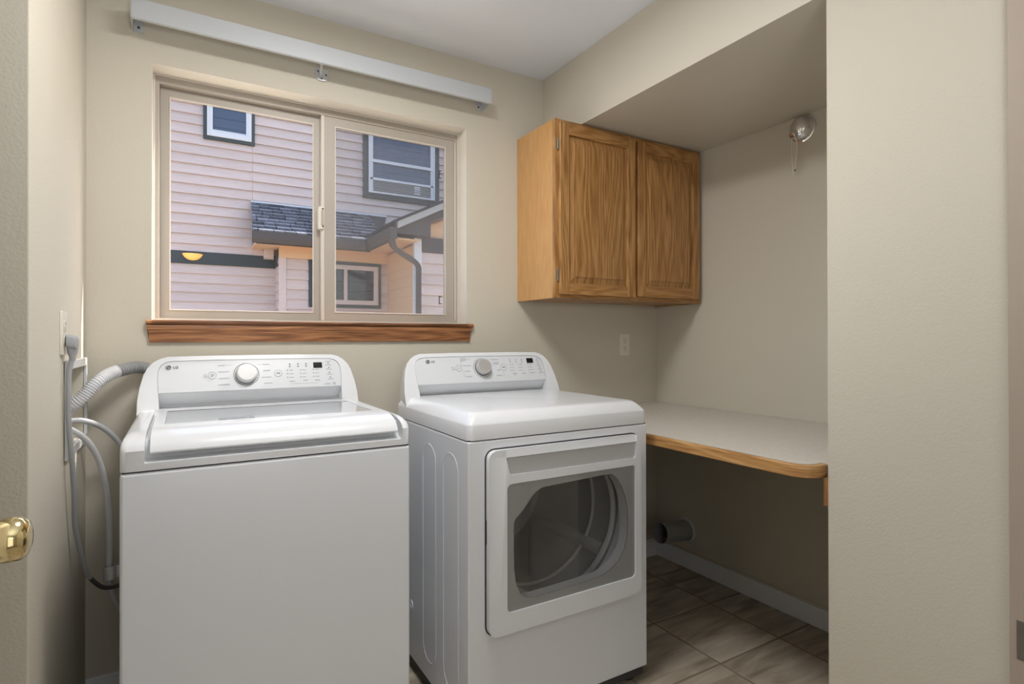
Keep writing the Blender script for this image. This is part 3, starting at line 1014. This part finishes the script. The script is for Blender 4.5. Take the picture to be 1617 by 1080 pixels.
rect(0.2114, 0.2432, 0.0832, 0.1048, b, 0.0001, 0.0008)
obj('display_window', b, M['display'], body)
b = bmesh.new()
for u0, u1, v in ((-0.095, -0.070, 0.1092), (-0.095, -0.074, 0.1005), (-0.088, -0.052, 0.0790), (-0.082, -0.060, 0.0562), (-0.080, -0.056, 0.0332), (0.044, 0.075, 0.1020), (0.050, 0.076, 0.0890), (0.050, 0.074, 0.0825), (0.062, 0.076, 0.0562), (0.056, 0.078, 0.0330),
                  (-0.138, -0.127, 0.0720), (-0.138, -0.124, 0.0640), (0.256, 0.270, 0.0920), (0.258, 0.272, 0.0735), (0.260, 0.277, 0.0550), (0.260, 0.285, 0.0385), (0.132, 0.152, 0.0394), (0.138, 0.146, 0.0330), (0.178, 0.194, 0.0388), (0.214, 0.240, 0.0399)):
    words(b, u0, u1, v, 0.0032)
for u in (0.1260, 0.1682, 0.2141):
    for v in (0.0785, 0.0652, 0.0525):
        words(b, u + 0.006, u + 0.018, v, 0.0026)
# thin connecting lines
for q in ((-0.095, -0.0946, 0.0765, 0.1030), (-0.095, -0.050, 0.1050, 0.1054), (-0.090, -0.0896, 0.0330, 0.0600), (-0.090, -0.082, 0.0330, 0.0334), (0.090, 0.0904, 0.0330, 0.0530), (0.078, 0.090, 0.0330, 0.0334)):
    rect(*q, b)
pm = obj('printed_captions', b, M['ink'], body, smooth=False)
pm['kind'] = 'stuff'
b = bmesh.new()
for u in (0.1307, 0.1588, 0.1867):
    for v in (0.0985, 0.0895):
        rect(u - 0.0020, u + 0.0020, v - 0.0015, v + 0.0015, b)
for u in (0.1260, 0.1682, 0.2141):
    for v in (0.0785, 0.0652, 0.0525):
        rect(u - 0.0012, u + 0.0012, v - 0.0012, v + 0.0012, b)
for u, v in ((0.2646, 0.1000), (0.2668, 0.0824), (0.2692, 0.0633), (0.2715, 0.0458)):
    rect(u - 0.0018, u + 0.0018, v - 0.0018, v + 0.0018, b)
pm = obj('indicator_marks', b, M['inkd'], body, smooth=False)
pm['kind'] = 'stuff'

# ------------------------------------------------------------------ wall cabinet
CX0, CX1, CZ0, CZ1 = 1.3490, 2.2365, 1.352, 2.1095
cab = thing('wall_cabinet', 'oak wall cabinet with two raised-panel doors, hung in the corner below the soffit', 'cabinet', (1.8, 2.1, CZ0))
b = bmesh.new()
box(CX0, CX0 + 0.013, 1.9500, D - 0.0005, CZ0, CZ1, b)
obj('side_panel', b, M['oakside'], cab, bevel=0.001)
obj('side_panel', box(CX1 - 0.013, CX1, 1.9500, D - 0.0005, CZ0, CZ1), M['oakz'], cab, bevel=0.001)
obj('bottom_panel', box(CX0 + 0.013, CX1 - 0.013, 1.9500, D - 0.001, CZ0 + 0.004, CZ0 + 0.016), M['oakx'], cab)
obj('top_panel', box(CX0 + 0.013, CX1 - 0.013, 1.9500, D - 0.001, CZ1 - 0.014, CZ1 - 0.001), M['oakx'], cab)
obj('back_panel', box(CX0 + 0.013, CX1 - 0.013, D - 0.007, D - 0.001, CZ0 + 0.016, CZ1 - 0.014), M['oakz'], cab)
for x0, x1 in ((CX0, CX0 + 0.040), (1.776, 1.820), (CX1 - 0.040, CX1)):
    obj('face_stile', box(x0, x1, 1.9330, 1.9500, CZ0, CZ1), M['oakz'], cab, bevel=0.0012)
for z0, z1 in ((CZ0, CZ0 + 0.040), (CZ1 - 0.040, CZ1)):
    for x0, x1 in ((CX0 + 0.040, 1.776), (1.820, CX1 - 0.040)):
        obj('face_rail', box(x0, x1, 1.9332, 1.9498, z0, z1), M['oakx'], cab, bevel=0.0008)


def cab_door(x0, x1, z0, z1, hinge_side):
    yb, yf = 1.9325, 1.9140
    d = obj('door', box(x0 + 0.012, x1 - 0.012, yb - 0.006, yb, z0 + 0.012, z1 - 0.012), M['oakz'], cab, smooth=False)
    w, wr_ = 0.047, 0.049
    for a, c in ((x0, x0 + w), (x1 - w, x1)):
        obj('stile', box(a, c, yf, yb - 0.0005, z0, z1), M['oakz'], d, bevel=0.003, seg=2)
    for a, c in ((z0, z0 + wr_), (z1 - wr_, z1)):
        obj('rail', box(x0 + w, x1 - w, yf + 0.0004, yb - 0.0005, a, c), M['oakx'], d, bevel=0.003, seg=2)
    a0, a1, c0, c1 = x0 + w, x1 - w, z0 + wr_, z1 - wr_
    rg = []
    for ins, y in ((0.0, yb - 0.003), (0.0, yf + 0.0108), (0.0055, yf + 0.0108), (0.009, yf + 0.0098), (0.028, yf + 0.0040), (0.0288, yf + 0.0010), (0.034, yf + 0.0004)):
        rg.append([(a0 + ins, y, c0 + ins), (a1 - ins, y, c0 + ins), (a1 - ins, y, c1 - ins), (a0 + ins, y, c1 - ins)])
    obj('raised_panel', loft(rg), M['oakz'], d, angle=12)
    for hz in (1.448, 2.001):
        hx = x0 - 0.0045 if hinge_side < 0 else x1 + 0.0045
        h = lathe([(0.002, -0.026), (0.0042, -0.025), (0.0045, -0.018), (0.0045, 0.018), (0.0042, 0.025), (0.002, 0.026)], frame((hx, 1.9275, hz), (0, 0, 1)), 10)
        box(min(hx, hx - hinge_side * -0.004) - 0.001, max(hx, hx) + 0.003, 1.9285, 1.9325, hz - 0.018, hz + 0.018, h)
        obj('hinge', h, M['hinge'], d)
    return d


cab_door(1.3660, 1.7870, 1.3660, 2.0915, -1)
cab_door(1.8050, 2.2130, 1.3720, 2.0890, 1)

# ------------------------------------------------------------------ countertop
ct = thing('countertop', 'beige laminate countertop with oak front edge, built into the right alcove', 'countertop', (1.85, 1.55, 0.80))
cr = 0.062
corner = [(1.437 + cr - cr * math.cos(math.radians(a)), 0.882 + cr - cr * math.sin(math.radians(a))) for a in range(0, 91, 15)]
edge_t = 0.018
ci = [(1.437 + cr - (cr - edge_t) * math.cos(math.radians(a)), 0.882 + cr - (cr - edge_t) * math.sin(math.radians(a))) for a in range(0, 91, 15)]
surf = [(XR - 0.0005, D - 0.0005)] + [(1.437 + edge_t, D - 0.0005)] + ci + [(1.525, 0.882 + edge_t), (1.525, 0.8672), (XR - 0.0005, 0.8672)]
obj('laminate_top', prism_z(surf, 0.8010, 0.8355), M['laminate'], ct)
out = [(1.437, D - 0.0005)] + corner + [(1.5245, 0.882)]
inn = [(1.437 + edge_t - 0.0002, D - 0.0005)] + ci + [(1.5245, 0.882 + edge_t - 0.0002)]
loop = out + inn[::-1]
obj('oak_edge', prism_z(loop, 0.7995, 0.8350), M['oaky'], ct, bevel=0.004, seg=3)
obj('support_cleat', box(1.5020, 1.5200, 0.8672, 0.8815, 0.725, 0.8005), M['oakz'], ct, bevel=0.001)
obj('support_cleat', box(XR - 0.02, XR - 0.0005, 0.95, D - 0.05, 0.765, 0.8005), M['niche'], ct, bevel=0.001)

# ------------------------------------------------------------------ small wall fixtures
# duplex outlet on the back wall


def outlet(name, label, f, slots=True):
    """f maps (a across, b up, c out) to world"""
    base = f(0, 0, 0)
    t = thing(name, label, 'outlet', base)
    lp = rrect(-0.0345, 0.0345, -0.057, 0.057, 0.004, 3)
    obj('cover_plate', prism([f(a, b_, 0.0004) for a, b_ in lp], [f(a * 0.97, b_ * 0.98, 0.0055) for a, b_ in lp]), M['ivory'], t)
    for s in (1, -1):
        lp = [(0.0165 * math.cos(math.radians(a)), s * 0.0195 + max(-0.0135, min(0.0135, 0.0172 * math.sin(math.radians(a))))) for a in range(0, 360, 15)]
        r = obj('socket', prism([f(a, b_, 0.005) for a, b_ in lp], [f(a, b_, 0.0068) for a, b_ in lp]), M['ivory'], t)
        for q in ((-0.0075, -0.0055, 0.001, 0.009), (0.0055, 0.0075, 0.001, 0.0085), (-0.0025, 0.0025, -0.0095, -0.0045)):
            q2 = [(q[0], q[2] + s * 0.0195), (q[1], q[2] + s * 0.0195), (q[1], q[3] + s * 0.0195), (q[0], q[3] + s * 0.0195)]
            obj('slot', prism([f(a, b_, 0.0067) for a, b_ in q2], [f(a, b_, 0.0071) for a, b_ in q2]), M['slot'], r, smooth=False)
    return t


outlet('wall_outlet', 'ivory duplex wall outlet on the back wall below the oak cabinet', lambda a, b_, c: (2.0060 + a, D - c, 1.1465 + b_))
outlet('wall_outlet', 'ivory duplex wall outlet on the left wall with a grey plug in it', lambda a, b_, c: (XL + c, 1.8310 + a, 1.1955 + b_))

# power cord with its moulded plug
pc = thing('power_cord', 'grey power cord hanging from the left wall outlet, with a moulded plug', 'cord', (XL + 0.03, 1.83, 1.17))
plug = loft([[(XL + 0.0095, 1.8310 + a, 1.1760 + c) for a, c in rrect(-0.017, 0.017, -0.017, 0.017, 0.008, 3)],
             [(XL + 0.020, 1.8310 + a, 1.1750 + c) for a, c in rrect(-0.018, 0.018, -0.020, 0.016, 0.008, 3)],
             [(XL + 0.030, 1.8310 + a, 1.1735 + c) for a, c in rrect(-0.016, 0.016, -0.020, 0.014, 0.008, 3)],
             [(XL + 0.033, 1.8310 + a, 1.1735 + c) for a, c in rrect(-0.010, 0.010, -0.014, 0.008, 0.005, 3)]])
obj('plug', plug, M['cordg'], pc)
obj('plug_neck', lathe([(0.0125, 0), (0.0115, 0.014), (0.0075, 0.026), (0.0065, 0.036)], frame((XL + 0.021, 1.8310, 1.160), (0.0, 0.0, -1)), 14), M['cordg'], pc)
cpts = [(XL + 0.020, 1.831, 1.130), (XL + 0.0135, 1.831, 1.09), (XL + 0.0125, 1.833, 1.04), (XL + 0.0120, 1.838, 0.975), (XL + 0.0170, 1.850, 0.874), (XL + 0.0185, 1.880, 0.767), (XL + 0.0155, 1.915, 0.673), (XL + 0.0235, 1.95, 0.591), (-0.2327, 1.98, 0.517), (-0.226, 1.99, 0.498)]
cpts2 = [(-0.226, 1.99, 0.498), (-0.203, 2.03, 0.452), (-0.174, 2.055, 0.437), (-0.150, 2.085, 0.436), (-0.129, 2.115, 0.438)]
full = smooth_path(cpts + cpts2[1:], 6)
k = 6 * (len(cpts) - 1)
obj('cord', tube(full[:k + 1], 0.0062, 10), M['cordg'], pc)
obj('cord_end', tube(full[k:], 0.0062, 10), M['cordd'], pc)

# laundry supply box set in the left wall
ub = thing('washer_outlet_box', 'white recessed laundry supply box in the left wall behind the washer hoses', 'utility box', (XL, 2.03, 0.86))
oy0, oy1, oz0, oz1 = 1.853, 2.207, 0.860, 1.123
ro = [(oy0, oz0), (oy1, oz0), (oy1, oz1), (oy0, oz1)]
ri = [(1.877, 0.887), (2.183, 0.887), (2.183, 1.098), (1.877, 1.098)]
obj('face_frame', ring_solid(ro, ri, lambda a, c: (XL + 0.0005, a, c), lambda a, c: (XL + 0.010, a, c)), M['plastic'], ub, bevel=0.003)
r2 = [(1.8765, 0.8865), (2.1835, 0.8865), (2.1835, 1.0985), (1.8765, 1.0985)]
r3 = [(1.879, 0.889), (2.181, 0.889), (2.181, 1.096), (1.879, 1.096)]
obj('box_wall', ring_solid(r2, r3, lambda a, c: (XL - 0.088, a, c), lambda a, c: (XL + 0.0004, a, c)), M['ivory'], ub)
obj('box_back', box(XL - 0.0895, XL - 0.086, 1.878, 2.182, 0.888, 1.097), M['wall'], ub)
for y in (1.955, 2.035):
    v = lathe([(0.012, 0), (0.012, 0.02), (0.016, 0.021), (0.016, 0.033), (0.009, 0.034), (0.009, 0.05)], frame((XL - 0.086, y, 0.945), (1, 0, 0), (0, 1, 0)), 14)
    obj('valve', v, M['brass'], ub)

# hoses
dh = thing('drain_hose', 'ribbed grey-white drain hose arching from the left wall box to the washer', 'hose', (-0.2, 2.1, 0.95))
hp = smooth_path([(-0.335, 2.105, 0.955), (-0.295, 2.098, 0.975), (-0.260, 2.092, 1.002), (-0.225, 2.105, 1.047), (-0.195, 2.140, 1.071), (-0.160, 2.170, 1.083), (-0.126, 2.199, 1.088), (-0.098, 2.212, 1.082)], 34)


def ribbed(path, r, amp, step):
    # resample evenly, then swell every second ring
    P = [path[0]]
    acc = 0
    for a, b_ in zip(path, path[1:]):
        seg = (b_ - a).length
        while acc + seg >= step:
            t = (step - acc) / seg
            a = a.lerp(b_, t)
            seg = (b_ - a).length
            P.append(a.copy())
            acc = 0
        acc += seg
    return P, (lambda i: r + amp * (1 if i % 4 in (0, 1) else -1))


P, rf = ribbed(hp, 0.0185, 0.0016, 0.00165)
k = int(len(P) * 0.70)
obj('ribbed_hose', tube(P[:k], rf, 14), M['hosew'], dh)
obj('ribbed_hose', tube(P[k:], rf, 14), M['hoseg'], dh)['label'] = 'darker grey ribbed end of the hose'

sh = thing('supply_hose', 'upper thin grey water hose curving from the wall box behind the washer', 'hose', (-0.2, 2.1, 0.93), 'thin grey water hoses')
obj('hose', tube(smooth_path([(XL - 0.045, 2.035, 0.945), (-0.285, 2.045, 0.9435), (-0.255, 2.065, 0.940), (-0.222, 2.10, 0.920), (-0.193, 2.135, 0.887), (-0.166, 2.165, 0.840), (-0.142, 2.175, 0.785), (-0.132, 2.18, 0.73)], 8), 0.0082, 12), M['braid'], sh)
sh2 = thing('supply_hose', 'lower thin grey water hose bending down beside the washer to the floor', 'hose', (-0.2, 1.98, 0.92), 'thin grey water hoses')
obj('hose', tube(smooth_path([(XL - 0.045, 1.955, 0.945), (-0.290, 1.955, 0.940), (-0.262, 1.962, 0.925), (-0.233, 1.985, 0.890), (-0.211, 2.01, 0.835), (-0.197, 2.035, 0.76), (-0.190, 2.055, 0.675), (-0.1885, 2.07, 0.58), (-0.190, 2.08, 0.49), (-0.188, 2.09, 0.42), (-0.172, 2.11, 0.36), (-0.148, 2.13, 0.320), (-0.132, 2.14, 0.295)], 8), 0.0082, 12), M['braid'], sh2)
hb = tag(obj('hose_strap', ring_solid(rrect(-0.205, -0.172, 2.066, 2.098, 0.012), rrect(-0.2025, -0.1745, 2.0685, 2.0955, 0.010), lambda a, c: (a, c, 0.454), lambda a, c: (a, c, 0.494)), M['zinc']),
         'grey metal strap clipped round the water hose low beside the washer', 'strap')
tb = obj('strap_tab', box(-0.1735, -0.1235, 2.079, 2.081, 0.456, 0.492), M['zinc'], hb, bevel=0.0006)
obj('strap_hole', lathe([(0.004, 0), (0.004, 0.0006)], frame((-0.155, 2.0786, 0.474), (0, -1, 0)), 10), M['slot'], tb)

# vent duct stub in the right wall
vd = thing('vent_duct', 'round grey metal dryer vent stub sticking out of the right wall near the floor', 'duct', (XR, 2.035, 0.19))
mt = frame((XR - 0.0005, 2.035, 0.191), (-1, 0, 0.09), (0, 1, 0))
obj('duct_pipe', lathe([(0.0515, 0.0), (0.0515, 0.183), (0.0500, 0.183), (0.0500, 0.0)], mt, 32, cap0=False, cap1=False), M['galv'], vd)
obj('wall_flange', lathe([(0.0535, 0.0), (0.0650, 0.0), (0.0630, 0.005), (0.0535, 0.006)], frame((XR - 0.0005, 2.035, 0.191), (-1, 0, 0), (0, 1, 0)), 32, cap0=False, cap1=False), M['plastic'], vd)
obj('duct_inside', lathe([(0.049, 0.004), (0.049, 0.005)], mt, 32), M['dark'], vd)

# chrome fixture with hanging cords
cf = thing('clothesline_reel', 'round chrome wall fixture with pale cords hanging, high in the right alcove', 'fixture', (XR, 1.395, 2.056))
ms = frame((XR - 0.0005, 1.395, 2.056), (-1, 0, 0), (0, 1, 0))
obj('back_plate', lathe([(0.056, 0.0), (0.056, 0.003), (0.050, 0.0055)], ms, 36), M['chrome'], cf)
dmh = obj('dome', lathe([(0.050, 0.005), (0.0485, 0.016), (0.043, 0.028), (0.034, 0.037), (0.020, 0.042), (0.006, 0.0435)], ms, 36), M['chrome'], cf)
nz = frame((XR - 0.038, 1.408, 2.033), (-0.8, 0.25, -0.55), (0, 1, 0))
nb = obj('nozzle', lathe([(0.018, -0.004), (0.0175, 0.010), (0.014, 0.016), (0.009, 0.018)], nz, 24), M['chrome'], cf)
for s in (-1, 1):
    obj('screw_hole', lathe([(0.0032, 0.0), (0.0032, 0.0008)], nz @ Matrix.Translation((s * 0.0068, 0.004, 0.0178)), 10), M['slot'], nb)
obj('cord', tube(smooth_path([(XR - 0.045, 1.415, 2.020), (XR - 0.040, 1.420, 1.98), (XR - 0.036, 1.421, 1.92), (XR - 0.030, 1.417, 1.86)], 5), 0.0022, 6), M['cord'], cf)
obj('cord', tube(smooth_path([(XR - 0.045, 1.402, 2.020), (XR - 0.040, 1.396, 1.98), (XR - 0.034, 1.404, 1.93), (XR - 0.032, 1.411, 1.885)], 5), 0.0024, 6), M['cord'], cf)
obj('cord_bead', lathe([(0.001, -0.004), (0.003, -0.002), (0.003, 0.002), (0.001, 0.004)], frame((XR - 0.032, 1.4105, 1.883), (0, 0, 1)), 8), M['slot'], cf)

# open door with a brass knob, at the left edge of the frame
dr = struct(thing('door_1', None, None, (-0.262, 0.62, 0)))
obj('door_leaf', box(-0.274, -0.239, 0.235, 1.000, 0.012, 2.03), M['door'], dr, bevel=0.002)
mk = frame((-0.2385, 0.936, 0.9255), (1, 0, 0), (0, 1, 0))
kn = obj('door_knob', lathe([(0.012, 0.002), (0.0110, 0.022), (0.014, 0.028), (0.0225, 0.034), (0.0272, 0.043), (0.0282, 0.052), (0.0265, 0.062), (0.021, 0.0685), (0.012, 0.0715), (0.004, 0.072)], mk, 36), M['brass'], dr)
obj('rosette', lathe([(0.033, 0.0), (0.033, 0.003), (0.026, 0.008), (0.012, 0.009)], mk, 36), M['brass'], kn)

# ------------------------------------------------------------------ outside
gr = struct(obj('ground', box(-14, 18, D + 0.2, 26, -0.45, -0.35), M['ground'], smooth=False))
house = thing('neighbor_house', 'neighboring house with pale pink lap siding, seen through the window', 'house', (2.0, 9.0, -0.35))
A, B, C = 9.0, 8.65, 7.45


def board(x0, x1, y, zb, zt, par=house, t=0.030):
    return obj('siding_board', prism_x([(y - t, zb), (y - t, zb + 0.004), (y - 0.006, zt), (y, zt), (y, zb)], x0, x1), M['siding'], par, smooth=False)


obj('wall_sheathing', box(-2.5, 6.0, A, A + 0.2, -0.35, 5.2), M['siding'], house, smooth=False)
z = 2.407
kk = 0
z0 = 3.350 - 7 * 0.1398
while z0 < 4.9:
    board(-2.2, 0.8785, A, z0, z0 + 0.1398 + 0.003)
    board(0.8845, 5.6, A, z0 + 0.003, z0 + 0.003 + 0.1398 + 0.003)
    z0 += 0.1398
obj('corner_caulk', box(0.8787, 0.8843, A - 0.016, A, 2.37, 4.9), M['peach'], house, smooth=False)
obj('trim_band', box(-2.2, 1.20, A - 0.035, A, 2.230, 2.404), M['trimdark'], house, bevel=0.004)
z0 = 2.230
for k in range(11):
    board(-2.2, 1.20, A, z0 - 0.1315 * (k + 1), z0 - 0.1315 * k + 0.002)
# small upper window


def house_window(x0, x1, z0, z1, y, td, fr, glassmat, fmat='houseframe', mull=None, bottom=None, rails=(), name='window'):
    w = obj(name, rect_ring_y(x0, x1, z0, z1, td, td, td, td, y - 0.05, y), M['trimdark'], house, bevel=0.004)
    obj('window_frame', rect_ring_y(x0 + td, x1 - td, z0 + td, z1 - td, fr, fr, fr, fr, y - 0.065, y - 0.01), M[fmat], w, bevel=0.006)
    obj('pane', box(x0 + td + fr - 0.01, x1 - td - fr + 0.01, y - 0.03, y - 0.025, z0 + td + fr - 0.01, z1 - td - fr + 0.01), glassmat, w, smooth=False)
    for q in rails:
        obj('sash_rail', box(*q), M[fmat], w, bevel=0.004)
    return w


w1 = house_window(0.251, 0.913, 4.005, 4.62, A, 0.045, 0.072, M['skyglass'], rails=((0.36, 0.80, A - 0.05, A - 0.026, 4.118, 4.150), (0.33, 0.345, A - 0.07, A - 0.02, 4.06, 4.57)))
w2 = house_window(2.505, 3.824, 3.462, 5.05, A, 0.085, 0.028, M['skyglass'],
                  rails=((2.60, 3.73, A - 0.06, A - 0.026, 4.050, 4.100), (2.60, 2.665, A - 0.055, A - 0.026, 3.56, 4.95), (3.665, 3.73, A - 0.055, A - 0.026, 3.56, 4.95), (2.60, 3.73, A - 0.055, A - 0.026, 3.762, 3.800)))
b = bmesh.new()
for k in range(7):
    zz = 3.578 + k * 0.027
    box(2.665, 3.665, A - 0.042, A - 0.034, zz, zz + 0.014, b)
bl = obj('blind_slats', b, M['slat'], w2, smooth=False)
bl['kind'] = 'stuff'
for k in range(5):
    obj('lit_slat', box(3.375, 3.475, A - 0.045, A - 0.0425, 3.62 + k * 0.036, 3.638 + k * 0.036), M['houseframe'], w2, smooth=False)

# entry wing B
bm_ = bmesh.new()
prof = []
for k in range(18):
    zb = 2.40 - 0.1315 * (k + 1)
    prof += [(1.200, zb + 0.1315), (1.186, zb + 0.002)]
prof += [(1.30, -0.35), (1.30, 2.40)]
prism_y([(a, c) for a, c in prof], B, A, bm_)
obj('side_siding', bm_, M['siding'], house, smooth=False)
obj('side_trim_band', box(1.180, 1.20, B + 0.02, A, 2.235, 2.409), M['trimdark'], house)
obj('entry_wall', box(1.25, 6.0, B, B + 0.1, -0.35, 2.62), M['siding'], house, smooth=False)
obj('corner_post', box(1.195, 1.297, B - 0.03, B + 0.02, -0.35, 2.352), M['siding'], house, bevel=0.004)
obj('frieze_board', box(1.195, 2.80, B - 0.035, B, 2.352, 2.545), M['peach'], house, bevel=0.003)
for k in range(12):
    board(1.297, 2.80, B, 2.335 - 0.144 * (k + 1), 2.335 - 0.144 * k)
w3 = house_window(1.606, 2.689, 1.650, 2.350, B, 0.050, 0.068, M['darkglass'], fmat='siding', rails=((2.112, 2.164, B - 0.06, B - 0.026, 1.76, 2.26),))
# right wing C
bm_ = bmesh.new()
prof = []
for k in range(18):
    zb = 2.50 - 0.144 * (k + 1)
    prof += [(2.800, zb + 0.144), (2.792, zb + 0.002)]
prof += [(2.90, -0.35), (2.90, 2.50)]
prism_y(prof, C + 0.02, B, bm_)
obj('side_siding', bm_, M['peach'], house, smooth=False)
obj('gable_wall', prism_y([(2.82, -0.35), (6.5, -0.35), (6.5, 4.3), (2.82, 2.70)], C, C + 0.1), M['peach'], house, smooth=False)
obj('corner_post', box(2.79, 2.905, C - 0.03, C + 0.03, -0.35, 2.60), M['houseframe'], house, bevel=0.004)
obj('trim_band', box(2.905, 6.0, C - 0.035, C, 2.405, 2.612), M['brown'], house, bevel=0.004)
for k in range(12):
    board(2.905, 6.0, C, 2.40 - 0.150 * (k + 1), 2.40 - 0.150 * k)
obj('rake_frieze', prism_y([(2.47, 2.600), (2.955, 2.585), (2.955, 2.785), (6.2, 4.40), (6.2, 4.55), (2.47, 2.690)], 7.22, C + 0.001), M['brown'], house, smooth=False)
obj('rake_board', prism_y([(2.455, 2.645), (6.2, 4.515), (6.2, 4.605), (2.455, 2.735)], 7.13, 7.22), M['plain_roof'], house, smooth=False)
obj('wing_roof', prism_y([(2.40, 2.712), (6.2, 4.612), (6.2, 4.650), (2.40, 2.745)], 7.11, A), M['shingleb'], house, smooth=False)
obj('soffit', box(2.42, 2.80, 7.24, B, 2.520, 2.535), M['peach'], house, smooth=False)
obj('soffit', box(0.90, 2.45, 8.34, B, 2.528, 2.543), M['peach'], house, smooth=False)
obj('soffit_end', box(0.875, 1.20, 8.36, A, 2.500, 2.528), M['peach'], house, smooth=False)
gut = [(0, 0.15), (0, 0.0), (0.075, 0.0), (0.095, 0.05), (0.10, 0.15)]
obj('gutter', prism_x([(8.35 - a, 2.494 + c) for a, c in gut], 0.815, 2.36), M['brown'], house, smooth=False)
obj('gutter_fascia', prism_x([(8.36, 2.49), (8.38, 2.49), (8.38, 2.66), (8.36, 2.66)], 0.875, 2.45), M['trimdark'], house, smooth=False)
obj('gutter', prism_y([(2.45 - a, 2.505 + c) for a, c in gut], 7.14, 8.36), M['brown'], house, smooth=False)
# entry roof with separate shingles
ra, rb = Vector((0, 9.0, 3.180)), Vector((0, 8.275, 2.625))
dirn = (rb - ra)
slope_len = dirn.length
dirn.normalize()
nrm = Vector((0, dirn.z, -dirn.y)).normalized()
if nrm.z < 0:
    nrm = -nrm
roof = obj('entry_roof', prism([(0.870, ra.y, ra.z), (2.9, ra.y, ra.z), (2.55, rb.y, rb.z), (0.822, rb.y, rb.z)],
                               [Vector(p) - nrm * 0.05 for p in ((0.870, ra.y, ra.z), (2.9, ra.y, ra.z), (2.55, rb.y, rb.z), (0.822, rb.y, rb.z))]), M['shingleb'], house, smooth=False)
rows = 9
ex = slope_len / rows
for r in range(rows):
    s1 = slope_len - r * ex
    s0 = s1 - ex * 1.25
    left = 0.870 + (0.822 - 0.870) * (s1 / slope_len)
    x = left - random.uniform(0, 0.10)
    while x < 2.62:
        w = random.uniform(0.11, 0.21)
        xa, xb = max(x, left), min(x + w, 2.62)
        x += w + 0.010
        if xb - xa < 0.03:
            continue
        dd = random.choice((0.0, 0.0, 0.036, 0.044))
        e1 = s1 - dd
        th = 0.026 + (0.014 if dd == 0 else 0)
        P4 = [(xa, s0, 0.002), (xb, s0, 0.002), (xb, e1, 0.010), (xa, e1, 0.010)]
        lo_ = [Vector((a, 0, 0)) + Vector((0, ra.y, ra.z)) + dirn * s + nrm * 0.001 for a, s, h in P4]
        hi_ = [Vector((a, 0, 0)) + Vector((0, ra.y, ra.z)) + dirn * s + nrm * (h + (th if s == e1 else 0.004)) for a, s, h in P4]
        obj('shingle', prism(lo_, hi_), M['shingle'], roof, smooth=False)
obj('roof_flashing', box(0.865, 2.9, A - 0.04, A - 0.005, 3.178, 3.205), M['houseframe'], house, smooth=False)
# downspout
dp = smooth_path([(2.395, 7.20, 2.530), (2.400, 7.21, 2.470), (2.445, 7.25, 2.405), (2.56, 7.30, 2.345), (2.70, 7.36, 2.290), (2.795, 7.39, 2.245), (2.845, 7.40, 2.175), (2.848, 7.40, 2.05), (2.848, 7.40, 1.6), (2.848, 7.40, 0.2)], 6)
obj('downspout', tube(dp, 0.04, 4, square=(0.042, 0.035)), M['brown'], house, smooth=False)
# vent hood and sconce on the far wall
vh = obj('vent_hood', loft([[(x, A - 0.02, zz) for x, zz in ((1.03, 2.352), (1.18, 2.352), (1.18, 2.52), (1.03, 2.52))],
                            [(x, A - 0.10, zz) for x, zz in ((1.035, 2.365), (1.165, 2.365), (1.165, 2.50), (1.035, 2.50))]]), M['siding'], house, bevel=0.004)
bm_ = bmesh.new()
rings = []
for h, r in ((-0.085, 0.02), (-0.075, 0.06), (-0.045, 0.10), (0.0, 0.128), (0.004, 0.120)):
    rings.append([(0.122 + r * math.cos(math.radians(a)), A - 0.035 - 0.75 * r * math.sin(math.radians(a)), 2.362 + h) for a in range(0, 181, 12)])
vs = [[bm_.verts.new(p) for p in r] for r in rings]
for a, b_ in zip(vs, vs[1:]):
    for i in range(len(a) - 1):
        bm_.faces.new((a[i], a[i + 1], b_[i + 1], b_[i]))
bm_.faces.new(vs[0])
sc = obj('wall_sconce', bm_, M['amber'], house)

for o in bpy.data.objects:
    if '_loc' in o:
        del o['_loc']
